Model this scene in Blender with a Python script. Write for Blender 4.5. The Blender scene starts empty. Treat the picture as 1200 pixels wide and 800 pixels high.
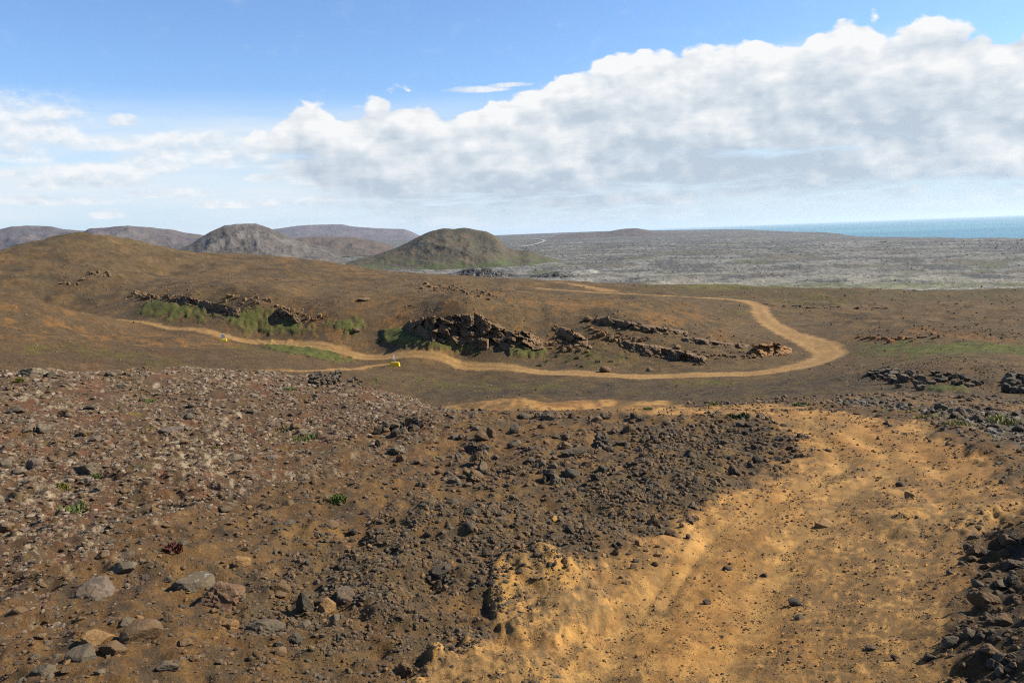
import bpy, math, random
import numpy as np
from mathutils import Matrix, Vector

# ------------------------------------------------------------------ camera
SC = bpy.context.scene
COL = SC.collection
W0, H0, FPX = 1200.0, 800.0, 933.0
HORIZON_MID, ROLL = 273.7, math.radians(-2.17)
PITCH = math.atan((400 - HORIZON_MID) / FPX)
cam_d = bpy.data.cameras.new('camera')
cam_d.sensor_width = 36.0
cam_d.lens = FPX / W0 * 36.0
cam_d.clip_start, cam_d.clip_end = 0.05, 200000.0
cam = bpy.data.objects.new('camera', cam_d)
COL.objects.link(cam)
CAM_M = (Matrix.Rotation(math.pi / 2 - PITCH, 4, 'X') @ Matrix.Rotation(ROLL, 4, 'Z'))
cam.matrix_world = CAM_M                       # the eye is the origin; sea level is z = -100
SC.camera = cam
R3 = np.array(CAM_M.to_3x3())
SEA_Z = -100.0

# ------------------------------------------------------------------ light
SUN_AZ, SUN_EL = math.radians(80), math.radians(37)      # azimuth clockwise from +Y (view direction)
SC.view_settings.view_transform = 'Standard'
SC.view_settings.look = 'None'
SC.view_settings.exposure = 1.0
SC.view_settings.gamma = 1.0
SC.view_settings.use_curve_mapping = False
SC.cycles.use_denoising = False
SC.cycles.use_adaptive_sampling = False
SC.cycles.pixel_filter_type = 'BLACKMAN_HARRIS'
SC.cycles.filter_width = 1.1
SC.cycles.max_bounces = 5
SC.cycles.diffuse_bounces = 3
SC.cycles.volume_bounces = 0
SC.cycles.sample_clamp_indirect = 4.0

sd = bpy.data.lights.new('sun', 'SUN')
sd.energy, sd.angle, sd.color = 5.0, math.radians(0.53), (1.0, 0.93, 0.82)
sun = bpy.data.objects.new('sun', sd)
COL.objects.link(sun)
sdir = Vector((math.sin(SUN_AZ) * math.cos(SUN_EL), math.cos(SUN_AZ) * math.cos(SUN_EL), math.sin(SUN_EL)))
sun.rotation_euler = sdir.to_track_quat('Z', 'Y').to_euler()

def pix_dir(px, py):
    """world direction(s) of photograph pixel(s)"""
    px = np.asarray(px, float); py = np.asarray(py, float)
    d = np.stack([(px - W0 / 2) / FPX, -(py - H0 / 2) / FPX, -np.ones_like(px)], -1)
    return d @ R3.T

def pix_azt(px, py):
    d = pix_dir(px, py)
    return np.arctan2(d[..., 0], d[..., 1]), d[..., 2] / np.hypot(d[..., 0], d[..., 1])

def pix_azel(px, py):
    a, t = pix_azt(px, py)
    return float(a), float(np.arctan(t))

# ------------------------------------------------------------------ node helper
class NT:
    def __init__(self, tree):
        self.t = tree
        tree.nodes.clear()
    def n(self, kind, props=None, **ins):
        nd = self.t.nodes.new(kind)
        for k, v in (props or {}).items():
            setattr(nd, k, v)
        for k, v in ins.items():
            key = int(k[1:]) if k[0] == 'i' and k[1:].isdigit() else k.replace('_', ' ')
            self.put(nd, key, v)
        return nd
    def put(self, nd, key, v):
        s = nd.inputs[key]
        if isinstance(v, bpy.types.NodeSocket):
            self.t.links.new(v, s)
        else:
            s.default_value = v
    def m(self, op, a, b=None, c=None, clamp=False):
        nd = self.t.nodes.new('ShaderNodeMath')
        nd.operation = op
        nd.use_clamp = clamp
        for i, v in enumerate((a, b, c)):
            if v is not None:
                self.put(nd, i, v)
        return nd.outputs[0]
    def sstep(self, x, lo, hi, a=0.0, b=1.0):
        nd = self.t.nodes.new('ShaderNodeMapRange')
        nd.interpolation_type = 'SMOOTHSTEP'
        for k, v in zip(range(5), (x, lo, hi, a, b)):
            self.put(nd, k, v)
        return nd.outputs[0]
    def mixc(self, f, a, b, blend='MIX'):
        nd = self.t.nodes.new('ShaderNodeMix')
        nd.data_type = 'RGBA'
        nd.blend_type = blend
        self.put(nd, 0, f); self.put(nd, 6, a); self.put(nd, 7, b)
        return nd.outputs[2]
    def noise(self, vec, scale, detail=6.0, rough=0.55, lac=2.0, dist=0.0, dims='3D'):
        nd = self.t.nodes.new('ShaderNodeTexNoise')
        nd.noise_dimensions = dims
        self.put(nd, 'Vector', vec)
        for k, v in (('Scale', scale), ('Detail', detail), ('Roughness', rough), ('Lacunarity', lac), ('Distortion', dist)):
            self.put(nd, k, v)
        return nd.outputs[0]
    def xyz(self, x, y, z=0.0):
        nd = self.t.nodes.new('ShaderNodeCombineXYZ')
        for i, v in enumerate((x, y, z)):
            self.put(nd, i, v)
        return nd.outputs[0]

# ------------------------------------------------------------------ sky with clouds
def build_world():
    w = bpy.data.worlds.new('World')
    SC.world = w
    w.use_nodes = True
    w.cycles.sampling_method = 'MANUAL'
    w.cycles.sample_map_resolution = 512
    T = NT(w.node_tree)
    m = T.m
    sky = T.n('ShaderNodeTexSky', {'sky_type': 'NISHITA', 'sun_disc': False, 'sun_elevation': SUN_EL,
                                   'sun_rotation': SUN_AZ, 'altitude': 100.0, 'air_density': 1.0,
                                   'dust_density': 0.3, 'ozone_density': 2.5})
    tc = T.n('ShaderNodeTexCoord').outputs['Generated']
    sep = T.n('ShaderNodeSeparateXYZ', i0=tc)
    X, Y, Z = sep.outputs
    az = m('ARCTAN2', X, Y)
    el = m('ARCSINE', Z)
    def pos(dx=0.0, dy=0.0, sy=1.0, w_=0.0):
        a = m('ADD', az, dx) if dx else az
        e = m('ADD', el, dy) if dy else el
        return T.xyz(a, m('MULTIPLY', e, sy), w_)
    def curve(pts):                              # photograph points -> elevation as a function of azimuth
        A0, A1 = -math.pi, math.pi
        fc = T.t.nodes.new('ShaderNodeFloatCurve')
        c = fc.mapping.curves[0]
        pp = sorted((p[0], p[1]) for p in pts)
        n = [((a - A0) / (A1 - A0), e / 0.6) for a, e in pp]
        c.points[0].location = (0, n[0][1])
        c.points[1].location = (1, n[-1][1])
        for q in n:
            c.points.new(q[0], q[1])
        for q in c.points:
            q.handle_type = 'VECTOR'
        fc.mapping.update()
        T.put(fc, 'Value', m('DIVIDE', m('SUBTRACT', az, A0), A1 - A0))
        return m('MULTIPLY', fc.outputs[0], 0.6)
    top_px = [(285, 168), (318, 140), (345, 112), (375, 112), (400, 128), (450, 108), (500, 110), (560, 116), (620, 96),
              (690, 68), (760, 52), (850, 40), (950, 28), (1050, 18), (1128, 6), (1150, 26), (1200, 20)]
    bot_px = [(285, 180), (330, 200), (380, 230), (450, 250), (520, 258), (600, 258), (700, 254), (800, 246),
              (900, 238), (1000, 232), (1100, 226), (1200, 220)]
    top = curve([(-3.1, .12), (-2.2, .02), (-1.2, .02), (-.45, .02)] + [pix_azel(*p) for p in top_px] +
                [(.75, .40), (1.2, .34), (1.9, .2), (2.6, .1)])
    bot = curve([(-3.1, .14), (-2.2, .14), (-1.2, .14), (-.45, .13)] + [pix_azel(*p) for p in bot_px] +
                [(.75, .09), (1.2, .09), (1.9, .1), (2.6, .12)])
    def puffs(dx, dy, sc=1.0):
        p = pos(dx, dy, 1.5)
        f = T.noise(p, 8.5 * sc, 8.0, 0.62, 2.1)
        wp = T.n('ShaderNodeVectorMath', {'operation': 'MULTIPLY_ADD'}, i0=T.n('ShaderNodeTexNoise', Vector=p, Scale=30.0 * sc, Detail=1.0).outputs['Color'], i1=(.035, .035, 0), i2=p).outputs[0]
        v = T.n('ShaderNodeTexVoronoi', {'feature': 'SMOOTH_F1', 'voronoi_dimensions': '2D'}, Vector=wp, Scale=17.0 * sc, Detail=1.0, Roughness=.55, Lacunarity=2.6, Smoothness=.5).outputs[0]
        return m('SUBTRACT', m('MULTIPLY', f, 1.0), m('MULTIPLY', m('SUBTRACT', v, .30), .40))
    n1 = puffs(0, 0)
    n2 = puffs(.010, .016)
    nbig = T.noise(pos(0, 0, 3.2, 3.7), 4.2, 5.0, 0.6)
    nrow = T.noise(pos(0, 0, 8.0, 9.1), 6.0, 6.5, 0.64)
    e_top = m('DIVIDE', m('SUBTRACT', top, el), 0.034)
    e_bot = m('ADD', m('DIVIDE', m('SUBTRACT', el, bot), 0.040), .35)
    base = m('MINIMUM', m('MINIMUM', e_top, 2.6), m('MULTIPLY', e_bot, 1.0))
    D = m('ADD', base, m('MULTIPLY', m('SUBTRACT', n1, 0.44), 2.0))
    vert = m('DIVIDE', m('SUBTRACT', el, bot), m('MAXIMUM', m('SUBTRACT', top, bot), 0.02), clamp=True)
    low = m('ADD', m('MULTIPLY', vert, 5.0), m('MULTIPLY', m('SUBTRACT', nrow, .5), 11.0))
    alpha = m('MULTIPLY', T.sstep(D, 0.0, T.sstep(vert, .35, .8, .8, .22)), T.sstep(low, -1.6, 1.6))
    relief = m('MULTIPLY', m('SUBTRACT', n1, n2), 1.5)
    shade = m('ADD', m('ADD', m('MULTIPLY', vert, 0.52), relief),
              m('ADD', m('MULTIPLY', m('SUBTRACT', nbig, 0.5), 1.25), m('MULTIPLY', m('SUBTRACT', nrow, 0.5), 1.1)))
    rim = T.sstep(e_top, 0.2, 2.8, 0.42, 0.0)
    shade = m('ADD', m('ADD', shade, rim), 0.0)
    ramp = T.n('ShaderNodeValToRGB', i0=shade)
    cr = ramp.color_ramp
    cr.elements[0].position, cr.elements[0].color = 0.0, (.50, .585, .68, 1)
    cr.elements[1].position, cr.elements[1].color = 1.0, (.93, .935, .935, 1)
    q = cr.elements.new(0.42); q.color = (.66, .725, .79, 1)
    cloud_col = ramp.outputs[0]
    # small fair-weather clouds, flat based
    blobs = [(28, 150, 56, 30), (8, 180, 50, 14), (70, 160, 34, 20), (150, 170, 50, 10), (230, 176, 70, 12), (140, 200, 70, 8), (145, 143, 14, 7), (185, 190, 44, 13), (265, 187, 46, 15),
             (100, 215, 60, 10), (60, 236, 60, 6), (190, 228, 50, 6), (12, 205, 16, 5), (290, 240, 50, 6), (125, 252, 15, 6), (385, 214, 36, 9), (310, 210, 20, 6),
             (225, 163, 56, 8), (558, 106, 34, 4), (600, 100, 24, 3), (365, 238, 44, 5)]
    sm = None
    for bx, by, rx, ry in blobs:
        a0, e0 = pix_azel(bx, by)
        dx = m('DIVIDE', m('SUBTRACT', az, a0), rx / FPX)
        dy = m('DIVIDE', m('SUBTRACT', el, e0), ry / FPX)
        dy = m('MULTIPLY', dy, T.sstep(dy, -.3, .1, 1.7, 1.0))
        dd = m('SUBTRACT', 1.0, m('ADD', m('MULTIPLY', dx, dx), m('MULTIPLY', dy, dy)))
        sm = dd if sm is None else m('MAXIMUM', sm, dd)
    ns = T.noise(pos(0, 0, 1.8, 2.0), 24.0, 6.0, .60)
    ns2 = T.noise(pos(.003, .008, 1.8, 2.0), 24.0, 4.0, .60)
    # the same kind of small clouds all round the horizon
    ring = m('MULTIPLY', T.sstep(T.noise(pos(0, 0, 3.0, 5.0), 5.0, 3.0, .5), .56, .70),
             m('MULTIPLY', T.sstep(el, .05, .08), T.sstep(el, .24, .16)))
    ring = m('MULTIPLY', ring, T.sstep(m('ABSOLUTE', az), .62, .85))
    sm = m('MAXIMUM', sm, m('SUBTRACT', m('MULTIPLY', ring, 1.6), 1.0))
    a_small = m('MULTIPLY', T.sstep(m('ADD', m('MAXIMUM', sm, -3.6), m('MULTIPLY', m('SUBTRACT', ns, .5), 5.5)), -.8, 1.0), m('MULTIPLY', T.sstep(sm, -1.3, -.1), .88))
    sh_small = m('ADD', 0.58, m('MULTIPLY', m('SUBTRACT', ns, ns2), 3.0), clamp=True)
    small_col = T.mixc(sh_small, (.62, .72, .82, 1), (.95, .955, .96, 1))
    # thin veil low over the horizon, streaked
    veil_n = T.noise(pos(0, 0, 8.0, 1.3), 3.5, 5.0, 0.62)
    veil = m('MULTIPLY', T.sstep(el, 0.18, 0.11), m('ADD', -0.40, m('MULTIPLY', veil_n, 2.3)), clamp=True)
    veil = m('MULTIPLY', veil, T.sstep(az, .60, -.30, 0.45, 1.0))
    K = .51 / SKY_STRENGTH                          # cloud radiance against the Background strength
    def up(c):
        return T.mixc(1.0, c, (K, K, K, 1), 'MULTIPLY')
    skyc = T.mixc(1.0, sky.outputs[0], SKY_TINT, 'MULTIPLY')
    c = T.mixc(T.sstep(el, .16, .0, 0.0, .72), skyc, (.52 * K, .70 * K, .885 * K, 1))
    c = T.mixc(veil, c, (.77 * K, .86 * K, .935 * K, 1))
    c = T.mixc(a_small, c, up(small_col))
    a_str = m('MULTIPLY', T.sstep(m('ADD', m('MULTIPLY', m('SUBTRACT', nrow, .5), 7.0), m('MULTIPLY', m('SUBTRACT', nbig, .5), 2.0)), -.9, .9),
              m('MULTIPLY', T.sstep(el, m('SUBTRACT', bot, .035), m('ADD', bot, .02)), T.sstep(el, top, m('SUBTRACT', top, .06))))
    str_col = T.mixc(T.sstep(m('ADD', nrow, m('MULTIPLY', relief, .25)), .46, .66), (.58, .69, .79, 1), (.90, .92, .935, 1))
    c = T.mixc(m('MULTIPLY', a_str, .9), c, up(str_col))
    c = T.mixc(alpha, c, up(cloud_col))
    bg = T.n('ShaderNodeBackground', Color=c, Strength=SKY_STRENGTH)
    out = T.n('ShaderNodeOutputWorld')
    T.t.links.new(bg.outputs[0], out.inputs[0])

SKY_STRENGTH = 0.068
SKY_TINT = (0.95, 1.12, 1.36, 1)
build_world()

# ------------------------------------------------------------------ numeric noise
def pnoise(x, y, seed=0):
    xi = np.floor(x).astype(np.int64); yi = np.floor(y).astype(np.int64)
    fx = x - xi; fy = y - yi
    def g(ix, iy, dx, dy):
        h = (ix * 374761393 + iy * 668265263 + seed * 974634777) & 0xffffffff
        h = ((h ^ (h >> 13)) * 1274126177) & 0xffffffff
        h = (h ^ (h >> 16)) & 0xffff
        a = h * (2 * math.pi / 65536.0)
        return np.cos(a) * dx + np.sin(a) * dy
    u = fx * fx * fx * (fx * (fx * 6 - 15) + 10); v = fy * fy * fy * (fy * (fy * 6 - 15) + 10)
    a = g(xi, yi, fx, fy); b = g(xi + 1, yi, fx - 1, fy)
    c = g(xi, yi + 1, fx, fy - 1); d = g(xi + 1, yi + 1, fx - 1, fy - 1)
    return (a + u * (b - a) + v * ((c + u * (d - c)) - (a + u * (b - a)))) * 1.5

def fbm(x, y, lam, octs=4, gain=0.5, seed=0):
    s = 0; a = 1.0; k = 1.0 / lam
    for i in range(octs):
        s = s + a * pnoise(x * k + 17.3 * i, y * k - 9.1 * i, seed + i)
        a *= gain; k *= 2.03
    return s

def ridged(x, y, lam, octs=4, gain=0.5, seed=0):
    s = 0; a = 1.0; k = 1.0 / lam
    for i in range(octs):
        s = s + a * (1 - 2 * np.abs(pnoise(x * k + 5.3 * i, y * k + 3.1 * i, seed + i)))
        a *= gain; k *= 2.07
    return s

def sst(x, a, b):
    t = np.clip((x - a) / (b - a), 0, 1)
    return t * t * (3 - 2 * t)

def lin(r, g, b):
    f = lambda c: (c / 255 / 12.92) if c <= 10 else ((c / 255 + .055) / 1.055) ** 2.4
    return np.array([f(r), f(g), f(b)])

# ------------------------------------------------------------------ the lie of the land: surveyed points (pixel, distance)
CP = [
 # foreground slope
 (0,800,5.2),(300,800,4.7),(600,800,4.6),(900,800,4.7),(1200,800,4.4),
 (0,700,7.9),(340,700,6.8),(600,700,6.7),(850,700,7.0),(1150,700,6.5),
 (0,620,12.2),(300,620,9.8),(600,620,9.2),(850,620,10.0),(1150,620,9.3),
 (0,560,17.5),(300,560,14.2),(600,560,13.0),(800,560,13.4),(1000,560,14.0),(1180,560,13.0),
 (0,520,22.5),(300,520,19),(600,520,17.3),(760,520,17),(880,520,18),(1000,520,18),(1180,520,17.5),
 (0,485,29),(200,485,28),(400,485,25.5),(600,486,22.5),(740,480,23),(850,485,22),(950,492,22),(1100,490,22.5),(1190,500,20.5),
 (0,436,43),(200,436,43),(300,440,42),(370,446,39),(400,449,38),(450,461,34),(520,480,29),
 # hollow behind, valley floor
 (0,430,76),(200,430,86),(380,430,96),(450,445,80),(600,474,46),(600,455,72),(720,472,47),(800,460,65),(800,472,46),
 (830,478,29),(950,478,26.5),(1000,472,29),(1100,482,25.5),(1195,498,22.5),
 (1000,460,48),(1100,465,42),(1190,475,38),(1100,447,60),(1100,430,68),(1195,447,58),(1195,430,70),
 (1100,418,85),(1100,405,105),(1195,405,105),(1060,393,120),(1195,390,122),(1100,375,150),(1195,373,155),
 (1100,355,205),(1195,352,215),(1000,350,215),(1100,341,290),(1195,338,310),(1000,338,275),
 # road line
 (150,376,181),(262,395,150),(350,404,138),(430,413,128),(520,422,115),(600,431,106),(700,439,98),(800,440,97),
 (880,438,98),(950,428,104),(985,413,115),(960,399,128),(910,382,147),(893,368,165),(860,351,203),
 # far side of the valley
 (540,410,120),(540,372,126),(540,345,175),(540,330,250),(500,322,310),(600,326,310),(660,330,290),
 (300,383,156),(300,356,163),(300,330,230),(300,299,430),(400,390,138),(400,370,148),(400,340,205),(400,309,370),
 (200,383,168),(200,350,188),(200,320,290),(200,296,450),
 (100,384,145),(0,345,172),(100,366,168),(0,330,260),(0,300,345),(30,286,385),(100,274,430),(65,278,410),(140,283,445),(170,291,455),(250,299,440),(50,310,305),(100,320,265),
 (60,410,105),(0,400,112),(0,380,130),(200,410,112),(200,395,138),(300,410,120),
 (750,428,104),(750,414,109),(740,376,122),(740,355,160),(740,340,235),(740,334,300),
 (640,420,112),(640,385,124),(640,350,180),
 (860,424,106),(850,398,120),(850,370,158),(840,341,260),(840,334,320),
]
HID = [  # hidden ground: column, distance, height
 (600,33,-8.3),(720,33,-8.0),(0,56,-9.6),(200,56,-10.5),(380,56,-11.4),(450,50,-11.0),(520,40,-9.3),
 (60,205,-15.5),(0,205,-13.5),
 (200,520,-7.5),(250,515,-9.5),(300,500,-11),(160,525,-4.5),(120,520,1.5),(80,500,1.0),(30,470,-2),(0,430,-4),(350,450,-13),(400,430,-16),
 (0,700,-14),(100,700,-14),(200,700,-22),(300,720,-32),(400,560,-34),(500,450,-30),(600,450,-34),(740,450,-37),(840,450,-38),
 (1000,420,-37),(1100,430,-38),(1195,450,-38),
 (0,1200,-40),(200,1200,-46),(400,900,-47),(500,800,-49),(600,800,-50),(740,800,-51),(840,800,-51),(1000,700,-50),(1195,720,-51),
 (0,2500,-50),(200,2500,-52),(400,2500,-55),(600,2500,-58),(800,2500,-62),(1000,2500,-74),(1195,2500,-76),
 (0,1700,-47),(400,1500,-52),(600,1500,-54),(800,1500,-56),(1000,1400,-60),(1195,1400,-62),
 (0,4500,-50),(400,4500,-50),(600,4500,-52),(800,4500,-60),(900,4500,-70),(1000,4400,-90),(1100,4100,-97),(1195,4000,-99),
 (0,9000,-30),(400,9000,-20),(600,9000,-16),(700,9000,-14),(800,9000,-32),(880,9000,-55),(930,9000,-96),(1000,9000,-125),(1195,9000,-130),
 (930,6500,-78),(1000,6000,-103),(1100,5500,-106),(1195,5200,-108),
 (0,14000,-30),(400,14000,-20),(600,14000,-20),(800,14000,-60),(880,14000,-120),(1000,14000,-150),(1195,14000,-160),
]
US = 2.5
pts, tv = [], []
for px, py, r in CP:
    a, t = pix_azt(px, py)
    pts.append((a * US, math.log(r))); tv.append(float(t))
for px, r, z in HID:
    a, _ = pix_azt(px, 400)
    pts.append((a * US, math.log(r))); tv.append(z / r)
for px in (0, 300, 600, 900, 1200):                       # the ground at the photographer's feet
    a, _ = pix_azt(px, 800)
    pts.append((a * US, math.log(2.4))); tv.append(-2.15 / 2.4)
for r, zl, zr in ((6, -3.0, -2.2), (12, -4.0, -3.1), (25, -5.6, -5.5), (60, -9.4, -11.5), (130, -11, -16.5), (300, -3, -26), (800, -25, -50), (3000, -45, -86), (9000, -30, -130)):
    pts.append((-.85 * US, math.log(r))); tv.append(zl / r)
    pts.append((.80 * US, math.log(r))); tv.append(zr / r)
pts = np.array(pts); tv = np.array(tv)
def kern(d2):
    return 0.5 * d2 * np.log(d2 + 1e-12)
def solve_rbf():
    n = len(pts)
    d2 = ((pts[:, None] - pts[None]) ** 2).sum(-1)
    A = np.zeros((n + 3, n + 3))
    A[:n, :n] = kern(d2) + np.eye(n) * 2e-4
    A[:n, n] = 1; A[:n, n + 1:] = pts
    A[n:, :n] = A[:n, n:].T
    return np.linalg.solve(A, np.concatenate([tv, np.zeros(3)]))
WR = solve_rbf()
def base_t(az, lr):
    n = len(pts)
    out = WR[n] + WR[n + 1] * az * US + WR[n + 2] * lr
    for i in range(n):
        out = out + WR[i] * kern((az * US - pts[i, 0]) ** 2 + (lr - pts[i, 1]) ** 2)
    return out

# ------------------------------------------------------------------ the grid that carries the ground
AZ_C = np.concatenate([np.radians(np.arange(-180, -74, 4.0)), np.radians(np.linspace(-75, -36.6, 64)[:-1]),
                       np.radians(np.arange(-36.6, 36.6, 0.106)), np.radians(np.linspace(36.65, 75, 64)),
                       np.radians(np.arange(78, 180.1, 3.0))])
def logrows(a, b, step):
    n = int(math.ceil(math.log(b / a) / step))
    return list(np.exp(np.linspace(math.log(a), math.log(b), n + 1)))[:-1]
RR = np.array(logrows(0.25, 2.4, .12) + logrows(2.4, 50, .0062) + logrows(50, 95, .009) + logrows(95, 180, .0034) +
              logrows(180, 700, .010) + logrows(700, 14000, .017))
LR = np.log(RR)
def clampbase():
    lim0, lim1 = -.85, .80
    azc = np.clip(AZ_C, lim0, lim1)
    inside = (AZ_C >= lim0) & (AZ_C <= lim1)
    T_ = np.zeros((len(RR), len(AZ_C)))
    cols = np.where(inside)[0]
    # evaluate on a coarser azimuth lattice and interpolate (the field is smooth)
    ca = np.linspace(lim0, lim1, 230)
    G = base_t(ca[None, :], np.maximum(LR, math.log(2.4))[:, None])
    for i in range(len(RR)):
        T_[i, cols] = np.interp(AZ_C[cols], ca, G[i])
    left, right = G[:, 0], G[:, -1]
    for j in np.where(~inside)[0]:
        a = AZ_C[j] if AZ_C[j] > 0 else AZ_C[j] + 2 * math.pi
        k = sst(np.array((a - lim1) / (2 * math.pi + lim0 - lim1)), 0, 1)
        T_[:, j] = right * (1 - k) + left * k
    return T_
TT = clampbase()
RG, AG = np.meshgrid(RR, AZ_C, indexing='ij')
XG, YG = RG * np.sin(AG), RG * np.cos(AG)
near = RG < 2.4
ZB = TT * np.maximum(RG, 2.4)
ZB = np.where(near, -1.75 + (ZB + 1.75) * sst(RG, 0.3, 2.4), ZB)

def surf(Zgrid, px, py, skip=0):
    """point(s) where the photograph's ray through a pixel meets the ground"""
    px = np.atleast_1d(np.asarray(px, float)); py = np.atleast_1d(np.asarray(py, float))
    a, t = pix_azt(px, py)
    T_ = Zgrid / RG
    j = np.clip(np.searchsorted(AZ_C, a) - 1, 0, len(AZ_C) - 2)
    w = (a - AZ_C[j]) / (AZ_C[j + 1] - AZ_C[j])
    out = np.zeros((len(px), 3))
    for s in range(0, len(px), 2000):
        e = slice(s, s + 2000)
        prof = T_[:, j[e]] * (1 - w[e]) + T_[:, j[e] + 1] * w[e]
        hit = prof >= t[e][None, :]
        hit[:20] = False
        i = np.argmax(hit, 0)
        none = ~hit.any(0)
        i = np.clip(i, 1, None)
        k = np.arange(prof.shape[1])
        p0, p1 = prof[i - 1, k], prof[i, k]
        f = np.clip((t[e] - p0) / np.where(np.abs(p1 - p0) < 1e-9, 1e-9, p1 - p0), 0, 1)
        r = np.exp(LR[i - 1] + f * (LR[i] - LR[i - 1]))
        r = np.where(none, 9000.0, r)
        out[e] = np.stack([r * np.sin(a[e]), r * np.cos(a[e]), r * t[e]], -1)
    return out

def height_at(Zgrid, x, y):
    a = np.arctan2(x, y); r = np.hypot(x, y)
    j = np.clip(np.searchsorted(AZ_C, a) - 1, 0, len(AZ_C) - 2)
    i = np.clip(np.searchsorted(RR, r) - 1, 0, len(RR) - 2)
    w = np.clip((a - AZ_C[j]) / (AZ_C[j + 1] - AZ_C[j]), 0, 1)
    v = np.clip((r - RR[i]) / (RR[i + 1] - RR[i]), 0, 1)
    return ((Zgrid[i, j] * (1 - w) + Zgrid[i, j + 1] * w) * (1 - v) + (Zgrid[i + 1, j] * (1 - w) + Zgrid[i + 1, j + 1] * w) * v)

def polydist(line, widths=None):
    """distance of each grid vertex to a polyline (metres), relative to local half width when widths are given"""
    d = np.full(XG.shape, 1e9)
    for k in range(len(line) - 1):
        ax, ay = line[k][:2]; bx, by = line[k + 1][:2]
        vx, vy = bx - ax, by - ay
        L2 = vx * vx + vy * vy + 1e-9
        pad = 14.0
        box = (XG > min(ax, bx) - pad) & (XG < max(ax, bx) + pad) & (YG > min(ay, by) - pad) & (YG < max(ay, by) + pad)
        xs, ys = XG[box], YG[box]
        f = np.clip(((xs - ax) * vx + (ys - ay) * vy) / L2, 0, 1)
        q = np.hypot(xs - ax - f * vx, ys - ay - f * vy)
        if widths is not None:
            q = q - (widths[k] * (1 - f) + widths[k + 1] * f)
        d[box] = np.minimum(d[box], q)
    return d

UG, VG = AG * 3.0, np.log(RG)
def polymask(pix, soft, wob=0.0, lam=.05, seed=3, hidden=None):
    """soft mask of the patch of ground whose outline is given by photograph points on the smooth base (azimuth / log distance plane)"""
    P = surf(ZB, [p[0] for p in pix], [p[1] for p in pix])
    u = np.arctan2(P[:, 0], P[:, 1]) * 3.0; v = np.log(np.hypot(P[:, 0], P[:, 1]))
    pad = soft * 3 + wob * 2
    box = (UG > u.min() - pad) & (UG < u.max() + pad) & (VG > v.min() - pad) & (VG < v.max() + pad)
    x, y = UG[box], VG[box]
    x = x + wob * fbm(UG[box], VG[box], lam, 3, .6, seed); y = y + wob * fbm(UG[box], VG[box], lam, 3, .6, seed + 9)
    ins = np.zeros(x.shape, bool); d = np.full(x.shape, 1e9)
    n = len(u)
    for k in range(n):
        ax, ay, bx, by = u[k], v[k], u[(k + 1) % n], v[(k + 1) % n]
        c = ((ay > y) != (by > y)) & (x < (bx - ax) * (y - ay) / (by - ay + 1e-12) + ax)
        ins ^= c
        vx, vy = bx - ax, by - ay
        f = np.clip(((x - ax) * vx + (y - ay) * vy) / (vx * vx + vy * vy + 1e-12), 0, 1)
        d = np.minimum(d, np.hypot(x - ax - f * vx, y - ay - f * vy))
    sd_ = np.where(ins, d, -d)
    out = np.zeros(XG.shape)
    out[box] = sst(sd_, -soft, soft)
    return out

def densify(P, n=6):
    """smooth curve through points"""
    P = np.asarray(P, float); out = []
    Q = np.vstack([2 * P[0] - P[1], P, 2 * P[-1] - P[-2]])
    for i in range(1, len(Q) - 2):
        p0, p1, p2, p3 = Q[i - 1:i + 3]
        for s in np.arange(n) / n:
            out.append(.5 * ((2 * p1) + (-p0 + p2) * s + (2 * p0 - 5 * p1 + 4 * p2 - p3) * s * s + (-p0 + 3 * p1 - 3 * p2 + p3) * s ** 3))
    out.append(P[-1])
    return np.array(out)

# --- roads
def line_px(pp):
    return surf(ZB, [p[0] for p in pp], [p[1] for p in pp])
road_px = [(145,375),(205,385),(262,393),(330,402),(400,411),(460,417),(530,424),(600,431),(660,437),(720,440),(800,440),(860,438.5),
           (910,434),(950,426),(972,415),(955,402),(925,391),(903,379),(893,368),(888,358),(866,351.5),(830,349)]
road_l = line_px(road_px)
a0 = road_l[0]; road_l = np.vstack([a0 + np.array([-9, 1, 0]), road_l, road_l[-1] + np.array([-18, 8, 0]), road_l[-1] + np.array([-42, 30, 0])])
road_l = densify(road_l, 5)
road_w = np.interp(np.arange(len(road_l)) / 5, [0, 4, 13, 15, 16, 17, 19, 22, 24], [.2, 1.8, 1.7, 2.3, 2.8, 2.4, 1.8, 1.9, 1.6])
spur_l = densify(line_px([(345,435.5),(375,434.5),(405,432.5),(430,430),(455,426.5)]), 4)
spur_l = np.vstack([spur_l[0] + np.array([-3, -1.5, 0]), spur_l])
top_l = densify(line_px([(648,330.5),(675,334),(700,338),(716,341)]), 4)
back_l = line_px([(800,478.5),(740,474.5),(680,474),(620,475),(570,475)])
back_l = densify(np.vstack([back_l, back_l[-1] + np.array([-5, 3, 0]), back_l[-1] + np.array([-12, 9, 0]), back_l[-1] + np.array([-20, 18, 0])]), 4)
d_road = polydist(road_l, road_w)
d_spur = polydist(spur_l, np.full(len(spur_l), .75))
d_top = polydist(top_l, np.full(len(top_l), 3.0))
d_back = polydist(back_l, np.full(len(back_l), 2.3))
wob = .45 * fbm(XG, YG, 3.0, 4, .65, 41)
m_road = sst(-(np.minimum(np.minimum(d_road, d_top), d_spur) + wob), -.45, .45)
track_px = [(500,812),(545,775),(600,735),(640,700),(690,668),(745,640),(800,612),(845,585),(885,560),(925,548),(945,530),(940,514),(905,500),
            (868,487),(815,482),(815,476),(880,475),(960,480),(1020,486),(1075,500),(1130,530),(1185,565),(1215,592),(1165,604),(1135,625),(1128,660),(1120,700),
            (1112,745),(1105,800),(1105,812)]
m_track = np.maximum(polymask(track_px, .050, .060, .10, 5), sst(-(d_back + wob * 1.2), -.5, .5))

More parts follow.
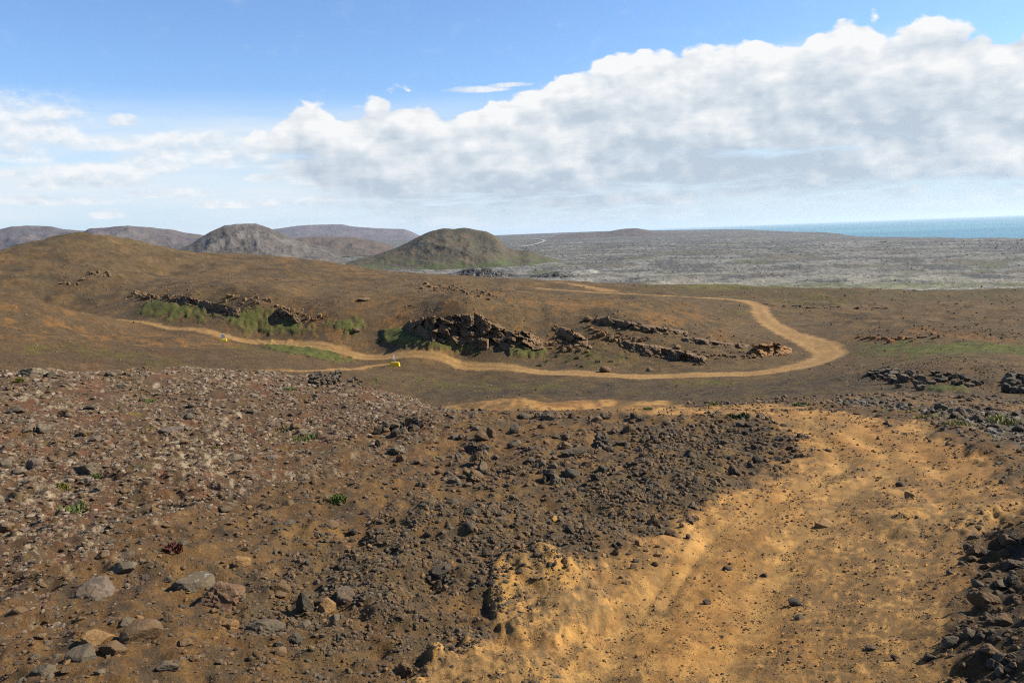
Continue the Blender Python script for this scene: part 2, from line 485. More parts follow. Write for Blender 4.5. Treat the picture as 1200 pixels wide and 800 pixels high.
# --- ground cover patches
m_cinder = polymask([(400,650),(500,612),(620,572),(740,530),(830,500),(868,490),(930,512),(950,530),(905,552),(860,572),(800,600),(740,632),(680,655),(600,672),
                     (560,700),(500,735),(420,745),(330,740),(330,700)], .28, .18, .25, 8)
m_lichen = polymask([(-60,438),(200,436),(390,440),(500,476),(540,490),(440,520),(330,560),(220,600),(120,650),(0,700),(-80,720)], .26, .18, .25, 12)
m_rubble = polymask([(1138,606),(1230,600),(1500,560),(1700,640),(1700,900),(1400,900),(1122,830),(1132,720)], .06, .06, .12, 14)
m_valleydark = polymask([(530,444),(700,446),(900,446),(1010,436),(1100,452),(1230,470),(1230,492),(1010,470),(940,474),(760,470),(560,468),(480,456)], .07, .05, .2, 16)
m_border = polymask([(985,474),(1040,478),(1100,488),(1150,505),(1230,540),(1230,490),(1150,482),(1060,474),(1000,468)], .03, .03, .1, 18)
GR = {}
def grass_patch(key, pix, soft=.012, wobv=.02, seed=1):
    GR[key] = polymask(pix, soft, wobv, .05, seed)
grass_patch('a', [(446,386),(470,386),(490,402),(520,404),(556,404),(556,411),(520,411),(480,408),(450,403)], .008, .012, 31)
grass_patch('b', [(596,406),(640,408),(640,417),(598,416)], .008, .012, 32)
grass_patch('c', [(165,357),(240,366),(250,374),(205,374),(165,366)], .014, .03, 33)
grass_patch('d', [(250,370),(345,378),(372,386),(320,389),(270,381)], .014, .03, 34)
grass_patch('e', [(385,380),(430,382),(430,392),(395,390)], .012, .03, 35)
grass_patch('f', [(300,400),(345,405),(400,417),(420,424),(390,424),(335,414)], .012, .03, 36)
grass_patch('g', [(1010,404),(1080,402),(1150,404),(1230,404),(1230,416),(1120,414),(1020,412)], .03, .05, 37)
grass_patch('h', [(1085,450),(1130,450),(1130,459),(1095,459)], .02, .03, 38)
grass_patch('i', [(790,338),(900,337),(1040,339),(1230,334),(1230,330),(900,333)], .03, .05, 39)
m_grass = np.clip(sum(GR.values()), 0, 1)
m_olive = np.zeros(XG.shape)
for q, (x0, y0, rx, ry) in enumerate([(45,408,20,5),(105,412,26,5),(150,418,26,6),(190,426,30,5),(85,404,20,3),(300,408,40,4),(560,452,60,5),(640,455,40,4),(1080,415,90,6),(950,352,60,4),(860,365,20,5),(830,448,60,4),(700,420,40,8),(1130,487,40,5),(1060,480,40,4),(470,446,40,5)]):
    m_olive = np.maximum(m_olive, polymask([(x0-rx,y0),(x0-rx*.5,y0-ry),(x0+rx*.5,y0-ry),(x0+rx,y0),(x0+rx*.5,y0+ry),(x0-rx*.5,y0+ry)], .03, .04, .06, 50+q))
m_lava = sst(np.log(RG), math.log(400), math.log(470)) * sst(AG, -.36, -.22)
m_lava = np.maximum(m_lava, sst(np.log(RG), math.log(640), math.log(760)))

BED = {'p': polymask([(572,705),(580,682),(606,662),(640,656),(676,668),(702,690),(712,716),(690,742),(650,752),(610,746),(578,734)], .022, .03, .16, 61),
       'q': polymask([(470,812),(500,776),(545,752),(590,758),(640,776),(668,800),(668,814)], .03, .03, .16, 62),
       's': polymask([(1010,606),(1040,592),(1100,588),(1160,592),(1200,602),(1150,618),(1100,626),(1050,622)], .03, .03, .16, 63)}
# ------------------------------------------------------------------ relief added to the smooth ground
soft_ground = np.clip(m_track + m_road, 0, 1)
def relief():
    z = np.zeros(XG.shape)
    cell = RG * .0062
    nearw = sst(RG, 60, 30)
    def add(lam, amp, seed, w, fn=fbm, octs=2):
        nonlocal z
        sel = (w > .003) & (cell < lam * .5)
        if sel.any():
            fade = sst(lam * .5 / cell[sel], 1.0, 2.2)
            val = fn(XG[sel], YG[sel], lam, octs, .5, seed)
            z[sel] += amp * w[sel] * fade * (val - val.mean())
    rough = nearw * (1 - .80 * soft_ground)
    add(5.0, .13, 100, rough)
    add(1.6, .085, 101, rough * (1 + .6 * m_cinder + .5 * m_rubble))
    add(.55, .045, 102, rough * (1 + 1.1 * m_lichen + .6 * m_rubble), ridged)
    add(.20, .022, 103, rough)
    add(.08, .010, 104, rough)
    add(2.6, .035, 105, nearw * m_track)
    add(.30, .010, 106, nearw * m_track * sst(fbm(XG, YG, 1.5, 2, .5, 108), -.3, .4), ridged)
    add(.09, .008, 107, nearw * m_track)
    z += .10 * m_cinder * nearw
    # wheel ruts along the track
    mid = sst(RG, 25, 60) * sst(RG, 700, 500) * (1 - .85 * m_road) * (.25 + .75 * sst(d_road, 1, 14))
    add(26, 1.0, 114, mid * sst(RG, 220, 300) * sst(AG, -.28, -.40), ridged, 3)
    add(40, .55, 110, mid * sst(RG, 90, 160))
    add(11, .26, 111, mid)
    add(3.5, .14, 112, mid, ridged)
    add(17, .45, 115, mid * sst(RG, 125, 150), ridged, 3)
    add(1.2, .07, 113, mid)
    far = m_lava * sst(RG, 300, 600)
    add(160, 2.0, 120, far, fbm, 3)
    add(34, 1.5, 121, far, ridged, 3)
    return z
ZG = ZB + relief()
for key, h in (('a', .55), ('b', .5), ('c', .35), ('d', .35), ('e', .3), ('f', .25), ('h', .2)):
    g = GR[key]
    s = g > .01
    ZG[s] += h * g[s] + .10 * g[s] * fbm(XG[s], YG[s], 1.6, 3, .6, 77)
for key, h in (('p', .085), ('q', .075), ('s', .05)):
    g = BED[key]
    s = g > .01
    ZG[s] += g[s] * (h * .8 + .02 * fbm(XG[s], YG[s], .5, 4, .6, 78) + .012 * ridged(XG[s], YG[s], .16, 2, .5, 79))
def rut(pix, depth, half):
    L = densify(line_px(pix), 8)
    d = polydist(L)
    s = d < half * 4
    k = np.clip(1 - d[s] / half, -1, 1)
    ZG[s] += np.where(d[s] < half, -depth * sst(k, 0, 1), depth * .25 * np.exp(-((d[s] - half * 1.5) / (half * .5)) ** 2))
for pix, dp, hf in [([(745,725),(768,690),(786,660),(806,630),(850,590)], .016, .07), ([(775,715),(798,680),(817,652),(835,628),(880,590)], .016, .07),
                    ([(850,800),(880,720),(925,650),(985,590),(1040,545),(1010,515),(940,490)], .034, .28),
                    ([(690,800),(740,730),(800,665),(870,610),(950,570),(985,545),(960,515),(900,493)], .034, .28),
                    ([(1060,800),(1070,700),(1085,640),(1110,590),(1100,550),(1060,515)], .018, .22)]:
    rut(pix, dp, hf)

# ------------------------------------------------------------------ colours of the ground (what the soil itself is like)
ALB = .66                     # colours below are read off the sunlit photograph; this brings them to base colours
C = lambda *a: lin(*a) * ALB
def mixc(A, B, w):
    return A + (B - A) * w[..., None]
WHEEL = [[(850,800),(880,720),(925,650),(985,590),(1040,545),(1010,515),(940,490)], [(690,800),(740,730),(800,665),(870,610),(950,570),(985,545),(960,515),(900,493)]]
def ground_colours():
    n_big = fbm(UG, VG, .5, 4, .55, 200)
    n_mid = fbm(UG, VG, .12, 4, .6, 210)
    n_fin = fbm(UG * 1.0, VG * 1.0, .03, 3, .65, 220)
    strk = fbm(UG * .35, VG + .06 * UG, .035, 4, .6, 230)           # bands that follow the slope
    base = np.broadcast_to(C(108, 83, 55), XG.shape + (3,)).copy()
    base = mixc(base, C(126, 98, 62), sst(n_mid + .7 * n_fin, .22, .8))
    base = mixc(base, C(86, 72, 56), sst(-n_mid + .6 * n_fin, .0, .6))
    # lichen crust on the left
    li = mixc(np.broadcast_to(C(98, 78, 60), XG.shape + (3,)), C(106, 74, 56), sst(n_mid, 0, .5))
    li = mixc(li, C(162, 148, 132), sst(n_fin + .45 * n_big + .4 * strk, .36, .80))
    li = mixc(li, C(82, 66, 54), sst(-n_fin - .2 * n_mid, .25, .7))
    li = mixc(li, C(104, 90, 44), sst(fbm(UG, VG, .07, 2, .5, 260), .55, .8) * .7)
    base = mixc(base, li, m_lichen)
    # cinders
    ci = mixc(np.broadcast_to(C(90, 78, 61), XG.shape + (3,)), C(118, 94, 62), sst(n_mid + .8 * n_fin, .02, .55))
    base = mixc(base, ci, m_cinder * .9)
    base = mixc(base, mixc(np.broadcast_to(C(96, 76, 52), XG.shape + (3,)), C(70, 62, 54), sst(n_mid + n_fin, 0, .5)), m_rubble)
    # valley and far slope
    mid = sst(RG, 34, 55)
    va = mixc(np.broadcast_to(C(117, 97, 71), XG.shape + (3,)), C(128, 103, 71), sst(n_big + .4 * n_mid, -.1, .5))
    va = mixc(va, C(100, 86, 66), sst(strk + .4 * n_big, .1, .6))
    va = mixc(va, C(134, 110, 76), sst(-strk + .5 * n_mid - .5 * n_big, .45, 1.0) * .7)
    va = mixc(va, C(100, 78, 54), sst(n_fin, .15, .6) * .5)
    left = sst(RG, 185, 150) * sst(AG, -.10, -.24)
    va = mixc(va, mixc(np.broadcast_to(C(108, 88, 66), XG.shape + (3,)), C(120, 94, 66), sst(strk + .5 * n_mid, .1, .6)), left * .85)
    band = sst(np.log(RG), math.log(112), math.log(122)) * sst(np.log(RG), math.log(190), math.log(140)) * sst(AG, .33, .22)
    va = mixc(va, C(150, 112, 68), band * sst(n_mid + .8 * n_fin, .1, .6) * .75)
    bank = polymask([(985,395),(1060,388),(1130,390),(1200,393),(1200,401),(1090,403),(1000,402)], .03, .05, .1, 91)
    va = mixc(va, C(146, 108, 68), .8 * bank * sst(n_mid + n_fin, -.2, .4))
    # yellowish hill top on the left
    va = mixc(va, mixc(np.broadcast_to(C(98, 88, 58), XG.shape + (3,)), C(112, 94, 64), sst(n_mid, 0, .5)), sst(RG, 195, 240) * sst(AG, .10, .2) * .8)
    yel = sst(RG, 330, 400) * sst(AG, -.33, -.42)
    va = mixc(va, mixc(np.broadcast_to(C(122, 104, 74), XG.shape + (3,)), C(100, 88, 66), sst(n_mid + .4 * strk, -.1, .4)), yel * .8)
    base = mixc(base, va, mid)
    vd = mixc(np.broadcast_to(C(98, 84, 66), XG.shape + (3,)), C(108, 92, 62), sst(n_mid, 0, .5))
    vd = mixc(vd, C(86, 72, 60), sst(strk, .1, .6))
    base = mixc(base, vd, m_valleydark * mid)
    base = mixc(base, mixc(np.broadcast_to(C(84, 76, 66), XG.shape + (3,)), C(132, 128, 110), sst(n_fin, .1, .5)), m_border * .9)
    base = mixc(base, mixc(np.broadcast_to(C(116, 108, 54), XG.shape + (3,)), C(96, 94, 44), sst(n_fin, 0, .5)), m_olive * sst(n_mid + n_fin, -.5, .3) * .75)
    # lava plain
    lstr = fbm(UG * .6, VG * 1.3, .16, 6, .68, 240) + .25 * fbm(UG, VG * 2, .02, 2, .6, 241)
    la = mixc(np.broadcast_to(C(138, 135, 126), XG.shape + (3,)), C(104, 103, 99), sst(lstr + .3 * n_fin, -.10, .28))
    la = mixc(la, C(94, 92, 90), sst(fbm(UG, VG * 2.2, .012, 2, .6, 242) + .3 * lstr + .45 * sst(RG, 1000, 2400), .10, .6))
    la = mixc(la, C(112, 104, 90), sst(fbm(UG * .4, VG, .16, 3, .5, 250), .38, .52) * .8)
    la = mixc(la, C(92, 96, 62), sst(fbm(UG * .4, VG, .10, 3, .5, 255), .45, .6) * .7)
    la = mixc(la, C(100, 97, 92), sst(RG, 3000, 5000) * .6) * .90
    la = mixc(la, C(158, 153, 138), sst(RG, 1050, 700) * sst(fbm(UG * .4, VG, .10, 4, .6, 257), -.35, .1) * .75)
    base = mixc(base, la, m_lava)
    base = mixc(base, mixc(np.broadcast_to(C(96, 100, 50), XG.shape + (3,)), C(78, 85, 42), sst(n_fin + .5 * n_mid, 0, .5)), np.clip(m_grass - .45 * GR['i'] - .05 * GR['g'], 0, 1) * .95)
    tr = mixc(np.broadcast_to(C(166, 124, 74), XG.shape + (3,)), C(192, 147, 90), sst(n_mid - .4 * n_fin, .15, .55))
    tr = mixc(tr, C(136, 105, 68), sst(-n_mid + .8 * n_fin - .2 * n_big, -.05, .45))
    tr = mixc(tr, C(116, 92, 62), sst(fbm(UG, VG, .08, 4, .65, 270) + .3 * n_fin, .38, .75) * .85)
    tr = mixc(tr, C(164, 116, 60), sst(n_big, .1, .5) * .4)
    tr = mixc(tr, C(128, 100, 66), polymask([(880,800),(930,700),(980,620),(1060,600),(1120,640),(1100,740),(1060,812),(880,812)], .15, .10, .2, 97) * sst(n_fin + .6 * n_mid, -.35, .35) * .75)
    for pp in WHEEL:
        dw = polydist(densify(line_px(pp), 8))
        tr = mixc(tr, C(202, 160, 100), np.exp(-(dw / .20) ** 2) * sst(n_fin + n_mid, -.6, .3) * .40)
    tr = tr * np.array([.88, .895, .86])
    base = mixc(base, tr, m_track)
    for key in BED:
        bc = mixc(np.broadcast_to(C(148, 116, 74), XG.shape + (3,)), C(120, 98, 68), sst(n_fin + .5 * n_mid, -.1, .5))
        bc = mixc(bc, C(186, 142, 82), sst(n_mid - .4 * n_fin, .12, .5) * .8)
        base = mixc(base, bc, BED[key] * .9)
    base = mixc(base, mixc(np.broadcast_to(C(160, 128, 86), XG.shape + (3,)), C(142, 112, 74), np.clip(sst(n_mid + n_fin, 0, .5) * .6 + .7 * (1 - np.exp(-((np.clip(d_road + 1.9, 0, 5) - .95) / .4) ** 2)) * sst(RG, 60, 70), 0, 1)), m_road)
    grain = 1 + .30 * fbm(UG, VG * 1.6, .009, 2, .6, 290) * mid + .12 * fbm(UG, VG, .05, 3, .6, 291) * mid
    base = base * (1 - .28 * mid * (1 - m_lava) * (1 - m_road) * (1 - m_grass))[..., None]
    base = base * (1 + (np.array([1.02, .97, .78]) - 1) * ((1 - .8 * m_lava) * (1 - .35 * m_track))[..., None])
    return np.clip(base * grain[..., None], .006, .9)
COLG = ground_colours()

# ------------------------------------------------------------------ meshes
def mesh_np(name, V, F, colour=None, smooth=False, extra=None):
    """F: (n,3) or (n,4) array"""
    me = bpy.data.meshes.new(name)
    V = np.ascontiguousarray(V, np.float32); F = np.ascontiguousarray(F, np.int32)
    k = F.shape[1]
    me.vertices.add(len(V)); me.vertices.foreach_set('co', V.ravel())
    me.loops.add(F.size); me.loops.foreach_set('vertex_index', F.ravel())
    me.polygons.add(len(F)); me.polygons.foreach_set('loop_start', np.arange(0, F.size, k, dtype=np.int32))
    me.update(calc_edges=True)
    me.polygons.foreach_set('use_smooth', np.full(len(F), smooth, bool))
    if colour is not None:
        at = me.color_attributes.new('tint', 'FLOAT_COLOR', 'POINT')
        c = np.ones((len(V), 4), np.float32); c[:, :colour.shape[1]] = colour
        at.data.foreach_set('color', c.ravel())
    me.validate()
    return me

def obj(name, me, mat, parent=None):
    o = bpy.data.objects.new(name, me)
    COL.objects.link(o)
    if me is not None and mat is not None and not me.materials:
        me.materials.append(mat)
    if parent is not None:
        o.parent = parent
    return o
def tag(o, label=None, cat=None, group=None, kind=None):
    if label: o['label'] = label
    if cat: o['category'] = cat
    if group: o['group'] = group
    if kind: o['kind'] = kind
    return o

def soil_material(name, scales, vary, bump, bumpdist=.03, rough=.95):
    mt = bpy.data.materials.new(name); mt.use_nodes = True
    T = NT(mt.node_tree); m = T.m
    at = T.n('ShaderNodeAttribute', {'attribute_name': 'tint'}).outputs['Color']
    pos = T.n('ShaderNodeNewGeometry').outputs['Position']
    f = None
    for s, a in zip(scales, vary):
        n_ = m('MULTIPLY', m('SUBTRACT', T.noise(pos, s, 5.0, .65), .5), a)
        f = n_ if f is None else m('ADD', f, n_)
    f = m('MAXIMUM', m('ADD', 1.0, f), .25)
    col = T.mixc(1.0, at, T.n('ShaderNodeCombineColor', i0=f, i1=f, i2=f).outputs[0], 'MULTIPLY')
    sp = T.sstep(T.noise(pos, scales[-1] * 1.7, 2.0, .6), .56, .68)
    col = T.mixc(m('MULTIPLY', sp, .45), col, T.mixc(1.0, col, (.42, .42, .46, 1), 'MULTIPLY'))
    hue = T.noise(pos, scales[0] * .6, 3.0, .6)
    col = T.mixc(m('MULTIPLY', T.sstep(hue, .45, .75), .35), col, T.mixc(1.0, col, (1.10, .97, .86, 1), 'MULTIPLY'))
    b1 = T.noise(pos, scales[-1], 6.0, .7)
    bp = T.n('ShaderNodeBump', Strength=bump, Distance=bumpdist, Height=b1)
    bs = T.n('ShaderNodeBsdfPrincipled', Base_Color=col, Roughness=rough, Normal=bp.outputs[0])
    bs.inputs['Specular IOR Level'].default_value = .15
    out = T.n('ShaderNodeOutputMaterial')
    T.t.links.new(bs.outputs[0], out.inputs[0])
    return mt

MAT_SOIL = soil_material('volcanic_soil', (1.1, 8.0, 42.0), (.35, .8, 1.2), 1.0, .03)
MAT_TRACK = soil_material('ochre_dirt', (.9, 7.0, 50.0), (.35, .7, 1.0), .8, .02)
MAT_SLOPE = soil_material('scoria_slope', (.06, .6, 4.0), (.3, .8, 1.1), 1.0, .25)
MAT_ROAD = soil_material('packed_gravel', (.08, .7, 6.0), (.2, .3, .35), .5, .06)
MAT_GRASS = soil_material('turf', (.3, 1.4, 7.0), (.4, .8, .9), .9, .25)
MAT_LAVA = soil_material('old_lava', (.012, .07, .4), (.4, 1.0, 1.4), 1.0, 2.0)
MAT_HILL = soil_material('hill_scree', (.006, .03, .15), (.35, .6, .7), .9, 3.0)

def split_ground():
    nr, nc = XG.shape
    idx = np.arange(nr * nc).reshape(nr, nc)
    quads = np.stack([idx[:-1, :-1], idx[:-1, 1:], idx[1:, 1:], idx[1:, :-1]], -1).reshape(-1, 4)
    fm = lambda A: ((A[:-1, :-1] + A[1:, 1:] + A[:-1, 1:] + A[1:, :-1]) * .25).ravel()
    rf = fm(RG)
    lab = np.zeros(len(quads), int)                      # 0 foreground ground
    lab[rf > 40] = 1                                     # valley and its far slope
    lab[(fm(m_lava) > .5)] = 2
    order = ['a', 'b', 'c', 'd', 'e', 'f', 'g', 'h', 'i']
    for q, k in enumerate(order):
        lab[(fm(GR[k]) > .5)] = 10 + q
    lab[fm(m_track) > .5] = 3
    lab[fm(m_road) > .5] = 4
    for q, k in enumerate('pqs'):
        lab[fm(BED[k]) > .5] = 30 + q
    V = np.stack([XG, YG, ZG], -1).reshape(-1, 3); Cc = COLG.reshape(-1, 3)
    glab = ['grass patch along the foot of the black cliff above the valley road', 'small square grass patch right of the cliff foot',
            'long sloping grass patch below the broken crags on the far slope', 'grass patch under the black overhang on the far slope',
            'small grass patch between the crags and the cliff', 'thin grass strip between valley road and side track',
            'green grass belt behind the dark lava rocks', 'grass patch beneath the dark lava rocks beside the track bend',
            'dull green strip along the edge of the grey lava plain']
    blab = ['tan bedrock slab with a dark cracked left edge beside the track', 'tan bedrock slab with a sandy hollow at the bottom of the track',
            'wide cracked grey-tan bedrock slab at the right side of the track']
    names = {0: ('ground', MAT_SOIL, 'brown stony volcanic ground of the foreground slope'), 1: ('terrain', MAT_SLOPE, 'brown scoria valley and far slope'),
             2: ('lava_field', MAT_LAVA, 'grey moss-covered lava plain reaching to the sea'), 3: ('dirt_track', MAT_TRACK, 'ochre dirt track curving round the foreground knoll'),
             4: ('road', MAT_ROAD, 'pale gravel road winding through the valley')}
    for k in np.unique(lab):
        F = quads[lab == k]
        u, inv = np.unique(F, return_inverse=True)
        if k < 10:
            n_, mt, lb = names[k]
            o = obj(n_, mesh_np(n_, V[u], inv.reshape(-1, 4)[:, ::-1], Cc[u], True), mt)
            tag(o, lb, n_.replace('_', ' '), None, 'structure')
        elif k >= 30:
            o = obj('bedrock', mesh_np('bedrock', V[u], inv.reshape(-1, 4)[:, ::-1], Cc[u], True), MAT_TRACK)
            tag(o, blab[k - 30], 'bedrock')
        else:
            o = obj('grass', mesh_np('grass', V[u], inv.reshape(-1, 4)[:, ::-1], Cc[u], True), MAT_GRASS)
            tag(o, glab[k - 10], 'grass', None, 'stuff')
split_ground()

# ------------------------------------------------------------------ sea
def build_sea():
    rr = np.array([2500] + list(np.geomspace(3200, 90000, 60)))
    aa = np.radians(np.linspace(-180, 180, 181))
    R_, A_ = np.meshgrid(rr, aa, indexing='ij')
    V = np.stack([R_ * np.sin(A_), R_ * np.cos(A_), np.full(R_.shape, SEA_Z)], -1).reshape(-1, 3)
    nr, nc = R_.shape
    idx = np.arange(nr * nc).reshape(nr, nc)
    F = np.stack([idx[:-1, :-1], idx[1:, :-1], idx[1:, 1:], idx[:-1, 1:]], -1).reshape(-1, 4)
    mt = bpy.data.materials.new('sea_water'); mt.use_nodes = True
    T = NT(mt.node_tree)
    pos = T.n('ShaderNodeNewGeometry').outputs['Position']
    mp = T.n('ShaderNodeMapping', Vector=pos)
    mp.inputs['Scale'].default_value = (.0002, .0008, 1)
    n_ = T.noise(mp.outputs[0], 1.0, 4.0, .6)
    col = T.mixc(T.sstep(n_, .35, .65), (.026, .135, .175, 1), (.056, .190, .212, 1))
    wv = T.noise(pos, .05, 5.0, .7)
    bp = T.n('ShaderNodeBump', Strength=.5, Distance=4.0, Height=wv)
    bs = T.n('ShaderNodeBsdfPrincipled', Base_Color=col, Roughness=.35, Normal=bp.outputs[0])
    bs.inputs['IOR'].default_value = 1.33
    o_ = T.n('ShaderNodeOutputMaterial')
    T.t.links.new(bs.outputs[0], o_.inputs[0])
    tag(obj('sea', mesh_np('sea', V, F, None, True), mt), 'blue-green sea beyond the lava plain', 'sea', None, 'structure')
build_sea()

# ------------------------------------------------------------------ hills, each a mound with its own distance, depth and gullies
def hill(name, label, sil, r0, depth, zb, colfn, rough=.10, lam=120, ncol=220, nrow=90, sharp=1.0, seed=1):
    azs, zs = [], []
    for px, py in sil:
        a, t = pix_azt(px, py)
        azs.append(float(a)); zs.append(float(t) * r0)
    a = np.linspace(azs[0], azs[-1], ncol)
    top = np.interp(a, azs, zs)
    k = np.ones(5) / 5
    top = np.convolve(np.pad(top, 2, 'edge'), k, 'valid')
    top = top + .022 * np.maximum(top - zb, 0) * fbm(np.arange(ncol) * 1.0, np.zeros(ncol) + seed, ncol / 8, 3, .5, seed + 60)
    s = np.linspace(-1, 1, nrow)
    S, A_ = np.meshgrid(s, a, indexing='ij')
    R_ = r0 + S * depth
    prof = np.clip(1 - np.abs(S) ** (1.25 * sharp), 0, 1)
    prof = prof * (1 - .18 * np.sin(np.pi * np.abs(S)))
    X, Y = R_ * np.sin(A_), R_ * np.cos(A_)
    hgt = np.maximum(top[None, :] - zb, 0)
    g = ridged(X, Y, lam, 5, .55, seed)
    Z = zb + hgt * prof + rough * hgt * np.clip(prof * (1 - prof) * 4, 0, 1) * (g - .6)
    Z = Z - 2.0
    V = np.stack([X, Y, Z], -1)
    col = colfn(X, Y, S, np.clip((Z - zb) / (hgt.max() + 1e-6), 0, 1), g)
    nr, nc = X.shape
    idx = np.arange(nr * nc).reshape(nr, nc)
    F = np.stack([idx[:-1, :-1], idx[:-1, 1:], idx[1:, 1:], idx[1:, :-1]], -1).reshape(-1, 4)[:, ::-1]
    o = obj(name, mesh_np(name, V.reshape(-1, 3), F, col.reshape(-1, 3), True), MAT_HILL)
    return tag(o, label, 'hill', None, 'structure')
def two(c1, c2, c3=None, lam=60, seed=4, green=None):
    def f(X, Y, S, hz, g):
        n = fbm(X, Y, lam, 4, .6, seed)
        A = mixc(np.broadcast_to(C(*c1), X.shape + (3,)), C(*c2), sst(n, -.15, .45))
        if c3:
            A = mixc(A, C(*c3), sst(fbm(X, Y, lam * .5, 4, .65, seed + 7), .15, .55))
        if green:
            A = mixc(A, C(*green), sst(hz, .30, .08) * sst(fbm(X, Y, lam * .6, 3, .6, seed + 3), -.25, .15) * sst(S, .1, -.2))
        return A
    return f
hill('cone_hill', 'brown dome-shaped hill rising from the grey lava plain',
     [(405,306),(440,297),(465,289),(490,276),(505,269),(520,266),(532,267),(543,264.5),(555,267),(570,270),(580,275),(588,282),(594,289),(608,292),(620,291),(632,297),(655,303),(672,310)],
     1500, 190, -56, two((92, 84, 66), (84, 80, 66), (104, 90, 70), 60, 4, (88, 94, 58)), .10, 110, 260, 110, 1.0, 2)
hill('grey_hill', 'grey dome-shaped hill with pale scree behind the brown slope',
     [(205,292),(225,284),(245,271),(262,263),(285,260),(300,260),(315,265),(335,274),(350,281),(372,286),(400,293)],
     1800, 260, -52, two((106, 99, 92), (94, 88, 82), (118, 113, 106), 70, 9), .10, 110, 220, 90, 1.0, 3)
hill('reddish_hill', 'low reddish-brown ridge between the two dome hills', [(310,290),(335,281),(352,277),(380,276),(410,277),(440,281),(462,287)],
     3000, 350, -52, two((106, 93, 82), (98, 88, 80), None, 150, 12), .12, 150, 160, 50, 1.0, 4)
hill('mountain', 'purplish flat-topped mountain on the left horizon', [(-120,276),(-60,270),(0,268),(12,264),(60,264),(75,268),(120,272),(170,285),(200,292)],
     5200, 900, -45, two((98, 92, 94), (90, 83, 84), (106, 98, 94), 300, 15), .14, 400, 200, 60, 1.0, 5)
hill('mountain', 'brown mountain with a purple flank behind the yellowish hill', [(90,276),(105,267),(122,266),(150,264),(172,265),(200,268),(226,273),(245,276),(270,284)],
     4300, 800, -48, two((102, 94, 90), (94, 82, 86), (110, 102, 94), 260, 18), .15, 350, 200, 60, 1.0, 6)
hill('mountain', 'distant blue-grey plateau mountain behind the brown dome hill', [(290,276),(320,268),(350,264),(375,262.5),(400,262.5),(412,265),(440,267),(474,268),(484,272),(500,280)],
     9500, 1500, -35, two((108, 98, 100), (98, 90, 96), None, 500, 21), .12, 700, 180, 50, 1.0, 7)
hill('far_hill', 'small dome hill on the plain near the horizon', [(650,275.5),(680,273),(700,272),(715,270.5),(730,267.5),(746,266.8),(757,268.5),(770,271.5),(800,273.5),(830,276)],
     5600, 300, -56, two((104, 92, 84), (94, 86, 80), None, 120, 24), .12, 200, 140, 40, 1.0, 8)
hill('headland', 'long low headland with a cliff end against the sea', [(690,274.5),(740,272.5),(790,269.8),(830,268.8),(870,268.3),(884,268.8),(888,272.5),(892,276)],
     8200, 500, -85, two((98, 92, 86), (88, 84, 80), None, 200, 27), .08, 200, 160, 40, .8, 9)
hill('headland', 'second low headland running into the sea nearer the shore', [(830,276),(880,273.5),(930,271.3),(960,271.3),(985,273.5),(1000,277)],
     6300, 500, -100, two((104, 94, 86), (92, 86, 80), None, 200, 28), .08, 200, 140, 40, .8, 10)
hill('lava_mound', 'dark rubbly lava mound in front of the brown dome hill', [(498,322),(530,318),(548,313),(560,311),(575,313),(590,316),(612,322)],
     960, 45, -52, two((82, 78, 72), (62, 60, 58), (132, 128, 118), 14, 30), .25, 14, 200, 60, 1.0, 11)
hill('lava_mound', 'dark rubbly lava mound at the right foot of the dome hill', [(622,321),(640,318),(652,315.5),(664,318),(682,325)],
     900, 36, -52, two((78, 74, 68), (60, 58, 56), (130, 126, 116), 14, 33), .25, 14, 140, 50, 1.0, 12)
hill('lava_mound', 'pale lava mound at the near edge of the plain', [(655,323),(672,316),(690,313.5),(706,316),(730,323)],
     1000, 40, -52, two((168, 164, 148), (150, 146, 132), None, 20, 36), .2, 20, 140, 50, 1.0, 13)

def ribbon(name, label, pix, width, lift):
    L = densify(surf(ZG, [p[0] for p in pix], [p[1] for p in pix]), 5)
    V, F = [], []
    for i, p in enumerate(L):
        d = L[min(i + 1, len(L) - 1)] - L[max(i - 1, 0)]
        nrm = np.array([-d[1], d[0]]); nrm /= np.linalg.norm(nrm) + 1e-9
        for s in (-1, 0, 1):
            V.append((p[0] + nrm[0] * s * width, p[1] + nrm[1] * s * width, p[2] + lift + (0 if s == 0 else -.3)))
        if i:
            b = 3 * i
            F += [(b - 3, b - 2, b + 1, b), (b - 2, b - 1, b + 2, b + 1)]
    V = np.array(V)
    cc = np.tile(C(160, 154, 142), (len(V), 1))
    return tag(obj(name, mesh_np(name, V, np.array(F), cc, True), MAT_ROAD), label, 'path', None, 'structure')
ribbon('path', 'pale winding track far out on the lava plain', [(612,290),(626,287),(634,284.5),(638,282.5),(633,281),(625,280)], 10.0, 3.0)

